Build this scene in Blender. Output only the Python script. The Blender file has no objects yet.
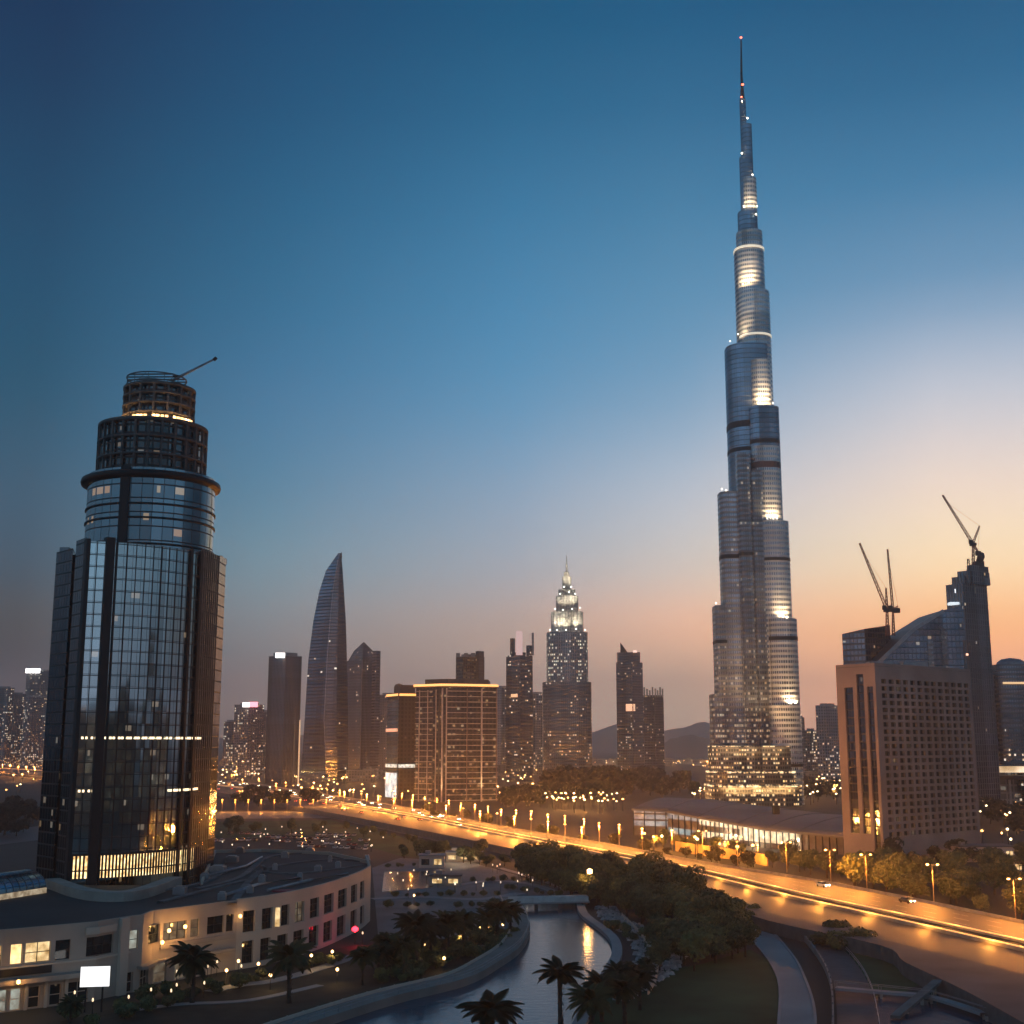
import bpy, math, random
from math import sin, cos, tan, atan2, sqrt, pi, radians
from mathutils import Vector as V
random.seed(7)
S = bpy.context.scene
COL = S.collection
# ------------------------------------------------------------------ camera
HAZE = 1.65e-4; F = 1263.0; PITCH = math.atan(230 / F); H = 45.0
cam = bpy.data.cameras.new('camera'); cam.sensor_width = 36; cam.lens = 36 * F / 1024
cam.clip_start = 1; cam.clip_end = 40000
co = bpy.data.objects.new('camera', cam); COL.objects.link(co)
co.location = (0, 0, H); co.rotation_euler = (pi / 2 + PITCH, 0, 0); S.camera = co
# ------------------------------------------------------------------ sky
SUN_AZ = radians(23); SUN_EL = radians(1.2)
W = bpy.data.worlds.new('World'); S.world = W; W.use_nodes = True
nt = W.node_tree; nt.nodes.clear()
def N(t, typ, **kw):
    n = t.nodes.new(typ)
    for k, v in kw.items():
        if k.startswith('i_'):
            n.inputs[k[2:].replace('_', ' ')].default_value = v
        else: setattr(n, k, v)
    return n
def M_(t, op, a, b=None, c=None, clamp=False):
    n = t.nodes.new('ShaderNodeMath'); n.operation = op; n.use_clamp = clamp
    for i, x in enumerate((a, b, c)):
        if x is None: continue
        if isinstance(x, (int, float)): n.inputs[i].default_value = x
        else: t.links.new(x, n.inputs[i])
    return n.outputs[0]
def mixc(t, fac, a, b, bt='MIX'):
    n = t.nodes.new('ShaderNodeMix'); n.data_type = 'RGBA'; n.blend_type = bt
    for s, x in ((0, fac), (6, a), (7, b)):
        if isinstance(x, (int, float)): n.inputs[s].default_value = x
        elif isinstance(x, tuple): n.inputs[s].default_value = x if len(x) == 4 else (*x, 1)
        else: t.links.new(x, n.inputs[s])
    return n.outputs[2]
def lin(c):
    return tuple((x / 255 / 12.92) if x / 255 < .04045 else ((x / 255 + .055) / 1.055) ** 2.4 for x in c)
def ramp(t, fac, stops, interp='LINEAR'):
    n = t.nodes.new('ShaderNodeValToRGB'); r = n.color_ramp; r.interpolation = interp
    while len(r.elements) < len(stops): r.elements.new(0.5)
    for e, (p, c) in zip(r.elements, stops):
        e.position = p; e.color = (*c, 1)
    t.links.new(fac, n.inputs[0]); return n.outputs[0]
tc = N(nt, 'ShaderNodeTexCoord'); sx = N(nt, 'ShaderNodeSeparateXYZ'); nt.links.new(tc.outputs['Generated'], sx.inputs[0])
el = M_(nt, 'MULTIPLY', M_(nt, 'ARCSINE', sx.outputs[2]), 180 / pi)
az = M_(nt, 'ARCTAN2', sx.outputs[0], sx.outputs[1])
dz = M_(nt, 'ABSOLUTE', M_(nt, 'SUBTRACT', az, SUN_AZ))
dz = M_(nt, 'MULTIPLY', M_(nt, 'MINIMUM', dz, M_(nt, 'SUBTRACT', 2 * pi, dz)), 180 / pi)
ef = M_(nt, 'DIVIDE', el, 90, clamp=True)
SKY_EL = (0.3, 1.4, 4.7, 7.5, 10.9, 15.0, 19.9, 31.6)
SKY_SUN = [(4.0212, 1.3467, 0.6099), (5.3093, 2.0786, 0.9214), (2.8616, 1.3181, 0.4839), (1.9481, 1.4009, 0.8121), (1.3672, 1.1069, 0.9134), (0.7413, 0.7902, 0.8933), (0.1684, 0.3786, 0.6074), (0.0041, 0.1043, 0.2438)]
SKY_B = [(1.5425, 1.1459, 0.8459), (1.7512, 1.33, 0.9337), (2.0771, 1.1689, 0.7243), (1.1978, 1.0174, 0.8784), (0.7183, 0.8044, 0.9119), (0.284, 0.5098, 0.7351), (0.1093, 0.3423, 0.5731), (0.0033, 0.1164, 0.2643)]
SKY_D = [(0.4963, 0.4026, 0.3008), (0.5303, 0.4716, 0.4342), (0.4448, 0.4886, 0.5084), (0.2715, 0.4637, 0.5642), (0.1203, 0.334, 0.5055), (0.0589, 0.2419, 0.4394), (0.0197, 0.173, 0.3405), (0.002, 0.0703, 0.1796)]
SKY_MID = [(1.2252, 0.9559, 0.8136), (1.4302, 1.1043, 0.8636), (1.0998, 0.805, 0.643), (0.6436, 0.6869, 0.7531), (0.3659, 0.5493, 0.7426), (0.1417, 0.3995, 0.6574), (0.0605, 0.2897, 0.5339), (0.002, 0.1082, 0.2438)]
SKY_LEFT = [(0.1154, 0.0529, 0.002), (0.0334, 0.0108, 0.002), (0.1087, 0.0863, 0.0578), (0.0604, 0.1225, 0.1762), (0.0375, 0.1273, 0.2131), (0.0055, 0.1008, 0.1921), (0.002, 0.0793, 0.1731), (0.002, 0.0276, 0.092)]
def sky(cols, zen):
    # smooth curve through the measured elevations, as closely spaced stops
    E = list(SKY_EL) + [60]; C = [V(c) for c in cols] + [V(lin(zen))]; st = []
    for i in range(len(E) - 1):
        tan0 = (C[i + 1] - C[max(i - 1, 0)]) / (E[i + 1] - E[max(i - 1, 0)]); k2 = min(i + 2, len(E) - 1); tan1 = (C[k2] - C[i]) / (E[k2] - E[i]); h = E[i + 1] - E[i]
        for q in range(3):
            t = q / 3; c = C[i] * (2 * t ** 3 - 3 * t * t + 1) + tan0 * h * (t ** 3 - 2 * t * t + t) + C[i + 1] * (3 * t * t - 2 * t ** 3) + tan1 * h * (t ** 3 - t * t); st.append(((E[i] + h * t) / 90, tuple(max(.001, x) for x in c)))
    return ramp(nt, ef, st + [(60 / 90, lin(zen))])
r_sun = sky(SKY_SUN, (14, 46, 78)); r_b = sky(SKY_B, (13, 45, 76)); r_mid = sky(SKY_MID, (12, 44, 74)); r_d = sky(SKY_D, (11, 40, 68)); r_lef = sky(SKY_LEFT, (10, 36, 62))
r_bak = ramp(nt, ef, [(e / 90, lin(c)) for e, c in ((0, (134, 136, 152)), (3, (142, 150, 168)), (7, (142, 168, 190)), (12, (136, 178, 206)), (20, (120, 172, 204)), (33, (86, 142, 178)), (60, (30, 76, 114)))])
def mr(a, b, ty='LINEAR'):
    n = N(nt, 'ShaderNodeMapRange', interpolation_type=ty); n.inputs[1].default_value = a; n.inputs[2].default_value = b
    nt.links.new(dz, n.inputs[0]); return n.outputs[0]
g = mixc(nt, mr(3.9, 15.2), r_sun, r_b); g = mixc(nt, mr(15.2, 23), g, r_mid); g = mixc(nt, mr(23, 34.3), g, r_d); g = mixc(nt, mr(34.3, 44.3), g, r_lef); g = mixc(nt, mr(52, 98, 'SMOOTHSTEP'), g, r_bak)
ns = N(nt, 'ShaderNodeTexSky', sky_type='NISHITA', sun_disc=False, sun_elevation=SUN_EL, sun_rotation=SUN_AZ, air_density=1.2, dust_density=2.5, ozone_density=2.0)
nsk = mixc(nt, 1.0, ns.outputs[0], (.04, .04, .04), 'MULTIPLY')
bg = N(nt, 'ShaderNodeBackground'); nt.links.new(mixc(nt, .06, g, nsk), bg.inputs[0]); bg.inputs[1].default_value = 1.0
wo = N(nt, 'ShaderNodeOutputWorld'); nt.links.new(bg.outputs[0], wo.inputs[0])
# ------------------------------------------------------------------ sun (already on the horizon)
sl = bpy.data.lights.new('sun', 'SUN'); sl.energy = .25; sl.angle = radians(.5); sl.color = (1, .62, .38)
so = bpy.data.objects.new('sun', sl); COL.objects.link(so)
sd = V((sin(SUN_AZ) * cos(SUN_EL), cos(SUN_AZ) * cos(SUN_EL), sin(SUN_EL)))
so.rotation_euler = sd.to_track_quat('Z', 'Y').to_euler(); so.location = (0, 0, 900)
S.view_settings.view_transform = 'Standard'; S.view_settings.look = 'None'; S.view_settings.exposure = 0; S.view_settings.gamma = 1
S.view_settings.use_curve_mapping = False
cy = S.cycles
cy.use_denoising = True; cy.max_bounces = 5; cy.diffuse_bounces = 2; cy.glossy_bounces = 3; cy.transmission_bounces = 2
cy.volume_bounces = 0; cy.sample_clamp_indirect = 3; cy.use_light_tree = True; cy.caustics_reflective = False; cy.caustics_refractive = False
# ------------------------------------------------------------------ measuring: photograph pixel <-> place
def ray(px, py):
    a = (px - 512) / F; b = (512 - py) / F
    return V((a, cos(PITCH) - b * sin(PITCH), sin(PITCH) + b * cos(PITCH)))
def P(px, py, Y):
    d = ray(px, py); t = Y / d.y
    return V((d.x * t, Y, H + d.z * t))
def G(px, py, z=0.0):
    d = ray(px, py); t = (z - H) / d.z
    return V((d.x * t, d.y * t, z))
def X(px, Y, py=770): return P(px, py, Y).x
def Z(py, Y): return P(512, py, Y).z
# ------------------------------------------------------------------ object helpers
WL = {}
def tag(o, label=None, cat=None, group=None, kind=None):
    for k, v in (('label', label), ('category', cat), ('group', group), ('kind', kind)):
        if v: o[k] = v
    return o
def thing(name, loc, label, cat, group=None):
    o = bpy.data.objects.new(name, None); COL.objects.link(o); o.location = loc; o.empty_display_size = .5
    WL[o] = V(loc); return tag(o, label, cat, group)
class MB:
    def __init__(s): s.v = []; s.f = []; s.uv = []; s.mi = []; s.sm = []
    def face(s, pts, uv=None, m=0, sm=False):
        n = len(s.v); s.v += [tuple(p) for p in pts]; s.f.append(tuple(range(n, n + len(pts))))
        s.uv += uv if uv else [(p[0], p[1]) for p in pts]; s.mi.append(m); s.sm.append(sm)
    def prism(s, poly, z0, z1, m=0, mc=None, cap=True, bot=False, sm=False, u0=0.0, top=None):
        # poly counter-clockwise seen from above; top = other polygon for the upper rim; z1 may be a list
        n = len(poly); tp = top or poly; u = u0
        zt = z1 if isinstance(z1, (list, tuple)) else [z1] * n
        for i in range(n):
            j = (i + 1) % n; a, b = poly[i], poly[j]; c, d = tp[j], tp[i]
            L = sqrt((a[0] - b[0]) ** 2 + (a[1] - b[1]) ** 2)
            s.face([(a[0], a[1], z0), (b[0], b[1], z0), (c[0], c[1], zt[j]), (d[0], d[1], zt[i])],
                   [(u, z0), (u + L, z0), (u + L, zt[j]), (u, zt[i])], m, sm); u += L
        if cap: s.face([(p[0], p[1], zt[i]) for i, p in enumerate(tp)], None, m if mc is None else mc)
        if bot: s.face([(p[0], p[1], z0) for p in reversed(poly)], None, m if mc is None else mc)
        return s
    def box(s, x0, x1, y0, y1, z0, z1, m=0):
        return s.prism([(x0, y0), (x1, y0), (x1, y1), (x0, y1)], z0, z1, m, bot=True)
    def bar(s, p, q, w, h, m=0, up=(0, 0, 1)):
        p = V(p); q = V(q); d = (q - p)
        if d.length < 1e-6: return s
        d.normalize(); r = d.cross(V(up))
        if r.length < 1e-4: r = d.cross(V((1, 0, 0)))
        r.normalize(); t = r.cross(d); L = (q - p).length
        cs = [(-w / 2, -h / 2), (w / 2, -h / 2), (w / 2, h / 2), (-w / 2, h / 2)]
        A = [p + r * a + t * b for a, b in cs]; B = [q + r * a + t * b for a, b in cs]
        for i in range(4):
            j = (i + 1) % 4
            s.face([A[j], A[i], B[i], B[j]], [(0, 0), (w, 0), (w, L), (0, L)], m)
        s.face(A, None, m); s.face(B[::-1], None, m); return s
    def tube(s, pts, rad, n=8, m=0, cap=True):
        pts = [V(p) for p in pts]; rings = []
        for i, p in enumerate(pts):
            d = (pts[min(i + 1, len(pts) - 1)] - pts[max(i - 1, 0)]).normalized()
            r = d.cross(V((0, 1, 0)) if abs(d.y) < .9 else V((1, 0, 0))).normalized(); t = r.cross(d)
            R = rad[i] if isinstance(rad, (list, tuple)) else rad
            rings.append([p + (r * cos(2 * pi * k / n) + t * sin(2 * pi * k / n)) * R for k in range(n)])
        for a, b in zip(rings, rings[1:]):
            for k in range(n):
                j = (k + 1) % n; s.face([a[j], a[k], b[k], b[j]], None, m, True)
        if cap: s.face(rings[-1][::-1], None, m); s.face(rings[0], None, m)
        return s
    def lathe(s, cx, cy_, prof, n=32, m=0, a0=0, a1=2 * pi, sm=True):
        R = max(r for r, z in prof)
        for (r0, z0), (r1, z1) in zip(prof, prof[1:]):
            for k in range(n):
                t0 = a0 + (a1 - a0) * k / n; t1 = a0 + (a1 - a0) * (k + 1) / n
                pts = [(cx + r0 * cos(t0), cy_ + r0 * sin(t0), z0), (cx + r0 * cos(t1), cy_ + r0 * sin(t1), z0), (cx + r1 * cos(t1), cy_ + r1 * sin(t1), z1), (cx + r1 * cos(t0), cy_ + r1 * sin(t0), z1)]
                uv = [(R * t0, z0), (R * t1, z0), (R * t1, z1), (R * t0, z1)]
                if r1 < 1e-4: pts.pop(); uv.pop()
                elif r0 < 1e-4: pts.pop(1); uv.pop(1)
                s.face(pts, uv, m, sm)
        return s
    def build(s, name, mats, parent=None):
        me = bpy.data.meshes.new(name); off = WL.get(parent, V((0, 0, 0)))
        me.from_pydata([(a - off.x, b - off.y, c - off.z) for a, b, c in s.v], [], s.f)
        l = me.uv_layers.new(name='UVMap'); l.data.foreach_set('uv', [x for p in s.uv for x in p])
        me.polygons.foreach_set('material_index', s.mi); me.polygons.foreach_set('use_smooth', s.sm)
        for m in (mats if isinstance(mats, (list, tuple)) else [mats]): me.materials.append(m)
        if any(s.sm):
            import bmesh
            bm = bmesh.new(); bm.from_mesh(me); bmesh.ops.remove_doubles(bm, verts=bm.verts, dist=.002); bm.to_mesh(me); bm.free()
        o = bpy.data.objects.new(name, me); COL.objects.link(o)
        if parent: o.parent = parent
        WL[o] = off.copy(); return o
def copy_tree(o, parent=None):
    c = o.copy(); COL.objects.link(c)
    if parent: c.parent = parent
    for ch in KIDS.get(o.name, []): copy_tree(ch, c)
    return c
KIDS = {}
def kids(root):
    for o in list(COL.objects):
        if o.parent: 
            L = KIDS.setdefault(o.parent.name, [])
            if o not in L: L.append(o)
ORD = ['first', 'second', 'third', 'fourth', 'fifth', 'sixth', 'seventh', 'eighth', 'ninth', 'tenth', 'eleventh', 'twelfth', 'thirteenth', 'fourteenth', 'fifteenth', 'sixteenth', 'seventeenth', 'eighteenth', 'nineteenth', 'twentieth']
def circ(cx, cy_, r, n=32, a0=0, ry=None):
    return [(cx + r * cos(a0 + 2 * pi * k / n), cy_ + (ry or r) * sin(a0 + 2 * pi * k / n)) for k in range(n)]
def rrect(x0, x1, y0, y1, r, n=6):
    out = []
    for cx, cy_, a in ((x1 - r, y0 + r, -pi / 2), (x1 - r, y1 - r, 0), (x0 + r, y1 - r, pi / 2), (x0 + r, y0 + r, pi)):
        out += [(cx + r * cos(a + pi / 2 * k / n), cy_ + r * sin(a + pi / 2 * k / n)) for k in range(n + 1)]
    return out
def quadplan(pl, pc, pr, D, dl, dr, py=770):
    # corner pc nearest the viewer at depth D, faces running to pl and pr
    L = V((X(pl, D + dl, py), D + dl)); C = V((X(pc, D, py), D)); R = V((X(pr, D + dr, py), D + dr)); B = L + R - C
    return [tuple(L), tuple(C), tuple(R), tuple(B)]
def inset(poly, d):
    cx = sum(p[0] for p in poly) / len(poly); cy_ = sum(p[1] for p in poly) / len(poly)
    out = []
    for x, y in poly:
        L = sqrt((x - cx) ** 2 + (y - cy_) ** 2) or 1; out.append((x + (cx - x) * d / L, y + (cy_ - y) * d / L))
    return out
# ------------------------------------------------------------------ materials
def newmat(name):
    m = bpy.data.materials.new(name); m.use_nodes = True; t = m.node_tree
    return m, t, t.nodes['Principled BSDF']
MC = {}
def plain(name, col, rough=.6, metal=0, var=.25, scale=.4, spec=.5, bump=0):
    if name in MC: return MC[name]
    m, t, b = newmat(name); tcn = N(t, 'ShaderNodeTexCoord'); nz = N(t, 'ShaderNodeTexNoise'); nz.inputs['Scale'].default_value = scale; nz.inputs['Detail'].default_value = 5
    t.links.new(tcn.outputs['Object'], nz.inputs[0])
    t.links.new(ramp(t, nz.outputs[0], [(.3, tuple(c * (1 - var) for c in col)), (.7, tuple(min(1, c * (1 + var)) for c in col))]), b.inputs['Base Color'])
    b.inputs['Roughness'].default_value = rough; b.inputs['Metallic'].default_value = metal; b.inputs['Specular IOR Level'].default_value = spec
    if bump:
        bp = N(t, 'ShaderNodeBump'); bp.inputs['Strength'].default_value = bump; bp.inputs['Distance'].default_value = .2; t.links.new(nz.outputs[0], bp.inputs['Height']); t.links.new(bp.outputs[0], b.inputs['Normal'])
    MC[name] = m; return m
def glow(name, col, st):
    if name in MC: return MC[name]
    m, t, b = newmat(name); b.inputs['Base Color'].default_value = (.6, .6, .6, 1); b.inputs['Emission Color'].default_value = (*col, 1); b.inputs['Emission Strength'].default_value = st
    MC[name] = m; return m
def facade(name, cw, ch, mx, my, glass, frame, lit=.08, warm=(1, .62, .28), cool=(1, .92, .78), st=1.2, metal=.8, rough=.12, frough=.55, low=0, zlo=0, zhi=1, tilt=.012, seed=0, blind=.25, vary=.9):
    m, t, b = newmat(name)
    uv = N(t, 'ShaderNodeTexCoord'); sp = N(t, 'ShaderNodeSeparateXYZ'); t.links.new(uv.outputs['UV'], sp.inputs[0])
    u = M_(t, 'DIVIDE', sp.outputs[0], cw); v = M_(t, 'DIVIDE', sp.outputs[1], ch)
    fu = M_(t, 'FRACT', u); fv = M_(t, 'FRACT', v)
    mu = M_(t, 'MULTIPLY', M_(t, 'GREATER_THAN', fu, mx), M_(t, 'LESS_THAN', fu, 1 - mx))
    mv = M_(t, 'MULTIPLY', M_(t, 'GREATER_THAN', fv, my), M_(t, 'LESS_THAN', fv, 1 - my * .4))
    mask = M_(t, 'MULTIPLY', mu, mv)
    cb = N(t, 'ShaderNodeCombineXYZ'); t.links.new(M_(t, 'FLOOR', u), cb.inputs[0]); t.links.new(M_(t, 'FLOOR', v), cb.inputs[1]); cb.inputs[2].default_value = seed
    wn = N(t, 'ShaderNodeTexWhiteNoise'); t.links.new(cb.outputs[0], wn.inputs[0])
    rs = N(t, 'ShaderNodeSeparateXYZ'); t.links.new(wn.outputs['Color'], rs.inputs[0])
    # clumps of lit rooms
    nz = N(t, 'ShaderNodeTexNoise'); nz.inputs['Scale'].default_value = .11; nz.inputs['Detail'].default_value = 2; t.links.new(cb.outputs[0], nz.inputs[0])
    p = M_(t, 'MULTIPLY', M_(t, 'SUBTRACT', nz.outputs[0], .28), lit * 4.0)
    if low:
        mrn = N(t, 'ShaderNodeMapRange'); t.links.new(sp.outputs[1], mrn.inputs[0]); mrn.inputs[1].default_value = zhi; mrn.inputs[2].default_value = zlo; mrn.inputs[3].default_value = 0; mrn.inputs[4].default_value = low
        p = M_(t, 'ADD', p, mrn.outputs[0])
    on = M_(t, 'LESS_THAN', wn.outputs['Value'], p)
    dot = M_(t, 'MULTIPLY', M_(t, 'MULTIPLY', M_(t, 'GREATER_THAN', fv, .42), M_(t, 'LESS_THAN', fv, .92)), M_(t, 'LESS_THAN', M_(t, 'ABSOLUTE', M_(t, 'SUBTRACT', fu, .5)), M_(t, 'ADD', .12, M_(t, 'MULTIPLY', rs.outputs[2], .4))))
    e = M_(t, 'MULTIPLY', M_(t, 'MULTIPLY', on, M_(t, 'MULTIPLY', mask, dot)), M_(t, 'MULTIPLY', M_(t, 'ADD', M_(t, 'POWER', rs.outputs[0], 3.0), .10), st))
    gcol = mixc(t, M_(t, 'MULTIPLY', rs.outputs[2], blind), tuple(glass), tuple(min(1, c * 1.8 + .02) for c in glass))
    w1 = N(t, 'ShaderNodeTexWhiteNoise', noise_dimensions='1D'); t.links.new(M_(t, 'ADD', M_(t, 'FLOOR', M_(t, 'DIVIDE', u, 3.0)), seed * 7.3), w1.inputs['W'])
    w2 = N(t, 'ShaderNodeTexWhiteNoise', noise_dimensions='1D'); t.links.new(M_(t, 'ADD', M_(t, 'FLOOR', M_(t, 'DIVIDE', v, 2.0)), seed * 3.1), w2.inputs['W'])
    tone = M_(t, 'MULTIPLY', M_(t, 'ADD', .55, M_(t, 'MULTIPLY', w1.outputs['Value'], vary)), M_(t, 'ADD', .8, M_(t, 'MULTIPLY', w2.outputs['Value'], vary * .4)))
    vs = N(t, 'ShaderNodeVectorMath', operation='SCALE'); t.links.new(mixc(t, mask, tuple(frame), gcol), vs.inputs[0]); t.links.new(tone, vs.inputs['Scale']); t.links.new(vs.outputs[0], b.inputs['Base Color'])
    t.links.new(M_(t, 'MULTIPLY', mask, metal), b.inputs['Metallic'])
    rr = N(t, 'ShaderNodeMapRange'); t.links.new(mask, rr.inputs[0]); rr.inputs[3].default_value = frough; rr.inputs[4].default_value = rough; t.links.new(rr.outputs[0], b.inputs['Roughness'])
    t.links.new(mixc(t, rs.outputs[1], tuple(warm), tuple(cool)), b.inputs['Emission Color']); t.links.new(e, b.inputs['Emission Strength'])
    if tilt:
        ge = N(t, 'ShaderNodeNewGeometry'); vm = N(t, 'ShaderNodeVectorMath', operation='SUBTRACT'); t.links.new(wn.outputs['Color'], vm.inputs[0]); vm.inputs[1].default_value = (.5, .5, .5)
        v2 = N(t, 'ShaderNodeVectorMath', operation='SCALE'); t.links.new(vm.outputs[0], v2.inputs[0]); v2.inputs['Scale'].default_value = tilt * 2
        v3 = N(t, 'ShaderNodeVectorMath', operation='ADD'); t.links.new(ge.outputs['Normal'], v3.inputs[0]); t.links.new(v2.outputs[0], v3.inputs[1])
        v4 = N(t, 'ShaderNodeVectorMath', operation='NORMALIZE'); t.links.new(v3.outputs[0], v4.inputs[0]); t.links.new(v4.outputs[0], b.inputs['Normal'])
    return m
def lamp(kind, name, loc, energy, col, parent=None, size=.3, direc=None, spot=1.6, blend=.6):
    l = bpy.data.lights.new(name, kind); l.energy = energy; l.color = col
    l.shadow_soft_size = size
    o = bpy.data.objects.new(name, l); COL.objects.link(o); p = V(loc)
    if kind == 'SPOT': l.spot_size = spot; l.spot_blend = blend
    if direc: o.rotation_euler = (-V(direc)).to_track_quat('Z', 'Y').to_euler()
    if parent: o.parent = parent; p = p - WL[parent]
    o.location = p; return o
CONC = plain('concrete', (.30, .27, .24), .75, var=.15)
PALE = plain('pale render', (.52, .43, .36), .8, var=.08, scale=.15)
DARK = plain('dark metal', (.012, .015, .019), .5, 0, spec=.25)
STEEL = plain('grey steel', (.25, .26, .28), .4, .6)
ROOF = plain('dark roofing', (.028, .032, .036), .85, var=.4, scale=.08)
ROOFG = plain('grey roofing', (.10, .11, .12), .8, var=.25, scale=.1)
WARM = (1, .52, .16); 
G_WARM = glow('warm lamp', (1, .5, .14), 14); G_GOLD = glow('golden strip', (1, .5, .12), 1.6); G_WHITE = glow('white light', (1, .93, .82), 5)
G_ROOM = glow('lit room', (1, .68, .30), 1.5)
# ------------------------------------------------------------------ the setting
def sheet(name, pts, z, mat, kind='structure'):
    m = MB(); ps = [(p[0], p[1]) for p in pts]
    a = sum(ps[i][0] * ps[(i + 1) % len(ps)][1] - ps[(i + 1) % len(ps)][0] * ps[i][1] for i in range(len(ps)))
    if a < 0: ps = ps[::-1]
    m.face([(x, y, z) for x, y in ps]); return tag(m.build(name, mat), kind=kind)
def smooth(pts, n=5):
    # Catmull-Rom through points
    out = []; pts = [V(p) for p in pts]
    for i in range(len(pts) - 1):
        p0 = pts[max(i - 1, 0)]; p1 = pts[i]; p2 = pts[i + 1]; p3 = pts[min(i + 2, len(pts) - 1)]
        for k in range(n):
            t = k / n
            out.append(.5 * ((2 * p1) + (p2 - p0) * t + (2 * p0 - 5 * p1 + 4 * p2 - p3) * t * t + (3 * p1 - p0 - 3 * p2 + p3) * t ** 3))
    out.append(pts[-1]); return out
def GP(pts, z=0.0, n=5): return smooth([G(x, y, z) for x, y in pts], n)
def ribbon(mb, path, off0, off1, z0, z1, m=0, both=True):
    # raised band along a path, between two sideways offsets
    L = []; R = []
    for i, p in enumerate(path):
        d = (path[min(i + 1, len(path) - 1)] - path[max(i - 1, 0)]); d.z = 0; d.normalize(); nrm = V((d.y, -d.x, 0))
        L.append(p + nrm * off0); R.append(p + nrm * off1)
    u = 0
    for i in range(len(path) - 1):
        a, b, c, d = L[i], L[i + 1], R[i + 1], R[i]; l = (b - a).length; uv = [(u, 0), (u + l, 0), (u + l, 1), (u, 1)]
        mb.face([(d.x, d.y, z1), (c.x, c.y, z1), (b.x, b.y, z1), (a.x, a.y, z1)], uv, m)
        if z1 - z0 > .001:
            mb.face([(a.x, a.y, z0), (a.x, a.y, z1), (b.x, b.y, z1), (b.x, b.y, z0)], [(u, z0), (u, z1), (u + l, z1), (u + l, z0)], m)
            mb.face([(d.x, d.y, z0), (c.x, c.y, z0), (c.x, c.y, z1), (d.x, d.y, z1)], [(u, z0), (u + l, z0), (u + l, z1), (u, z1)], m)
        u += l
    return mb
GROUND = plain('ground', (.026, .030, .027), .9, var=.6, scale=.012)
tag(MB().prism([(-9000, -1500), (9000, -1500), (9000, 9000), (-9000, 9000)], -.5, 0).build('ground', GROUND), kind='structure')
def lawn_mat(name, c):
    return plain(name, c, .95, var=.45, scale=.06, spec=.2, bump=.4)
LAWN = lawn_mat('lawn grass', (.034, .074, .034)); PAVE = plain('paving', (.115, .125, .135), .7, var=.3, scale=.09)
PATH = plain('path paving', (.24, .25, .26), .7, var=.15, scale=.1)
def asphalt(name, col, rough):
    m, t, b = newmat(name); tcn = N(t, 'ShaderNodeTexCoord'); nz = N(t, 'ShaderNodeTexNoise'); nz.inputs['Scale'].default_value = .05; nz.inputs['Detail'].default_value = 6
    mp = N(t, 'ShaderNodeMapping'); mp.inputs['Rotation'].default_value = (0, 0, -.42); mp.inputs['Scale'].default_value = (3.0, .25, 1)
    t.links.new(tcn.outputs['Object'], mp.inputs[0]); t.links.new(mp.outputs[0], nz.inputs[0])
    t.links.new(ramp(t, nz.outputs[0], [(.3, tuple(c * .7 for c in col)), (.7, tuple(c * 1.35 for c in col))]), b.inputs['Base Color'])
    r = N(t, 'ShaderNodeMapRange'); t.links.new(nz.outputs[0], r.inputs[0]); r.inputs[3].default_value = rough - .1; r.inputs[4].default_value = rough + .15; t.links.new(r.outputs[0], b.inputs['Roughness'])
    return m
ASPH = asphalt('asphalt', (.085, .075, .066), .60)
HW = 3.0
far_px = [(-60, 763.5), (60, 769), (215, 780), (300, 791), (400, 807), (500, 827), (600, 844), (700, 863), (800, 879), (900, 898), (1024, 924), (1110, 943)]
near_px = [(-60, 770), (60, 777), (215, 792), (300, 807), (400, 826), (500, 846), (600, 868), (690, 896), (770, 921), (880, 945), (905, 962), (960, 988), (1015, 1018), (1060, 1045)]
farE = GP(far_px, HW, 4); nearE = GP(near_px, HW, 4)
deck = [(p.x, p.y) for p in nearE] + [(p.x, p.y) for p in reversed(farE)]
ar = sum(deck[i][0] * deck[(i + 1) % len(deck)][1] - deck[(i + 1) % len(deck)][0] * deck[i][1] for i in range(len(deck)))
if ar < 0: deck = deck[::-1]
tag(MB().prism(deck, .01, HW, 1, 0).build('highway', [ASPH, plain('retaining concrete', (.10, .10, .10), .85)]), kind='structure')
med_px = [(-60, 766), (60, 772), (215, 785.5), (300, 798), (400, 814), (500, 834), (600, 853), (700, 874), (800, 898), (900, 920), (1024, 948), (1110, 969)]
med = GP(med_px, HW, 4)
m = MB(); ribbon(m, med, -3, 3, HW, HW + .25)
tag(m.build('median', plain('median planting', (.025, .027, .02), .95)), kind='structure')
# pale concrete shoulder nearest the viewer
sh = GP([(690, 889), (770, 913), (880, 939), (960, 958), (1024, 974), (1110, 996)], HW, 4)
shb = [p for p in nearE if X(0, 1) is not None and p.y < G(690, 896, HW).y + 1]
sheet('shoulder', [(p.x, p.y) for p in sh] + [(p.x, p.y) for p in reversed(shb)], HW + .03, plain('pale concrete', (.095, .10, .105), .9, var=.3, scale=.08))
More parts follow.
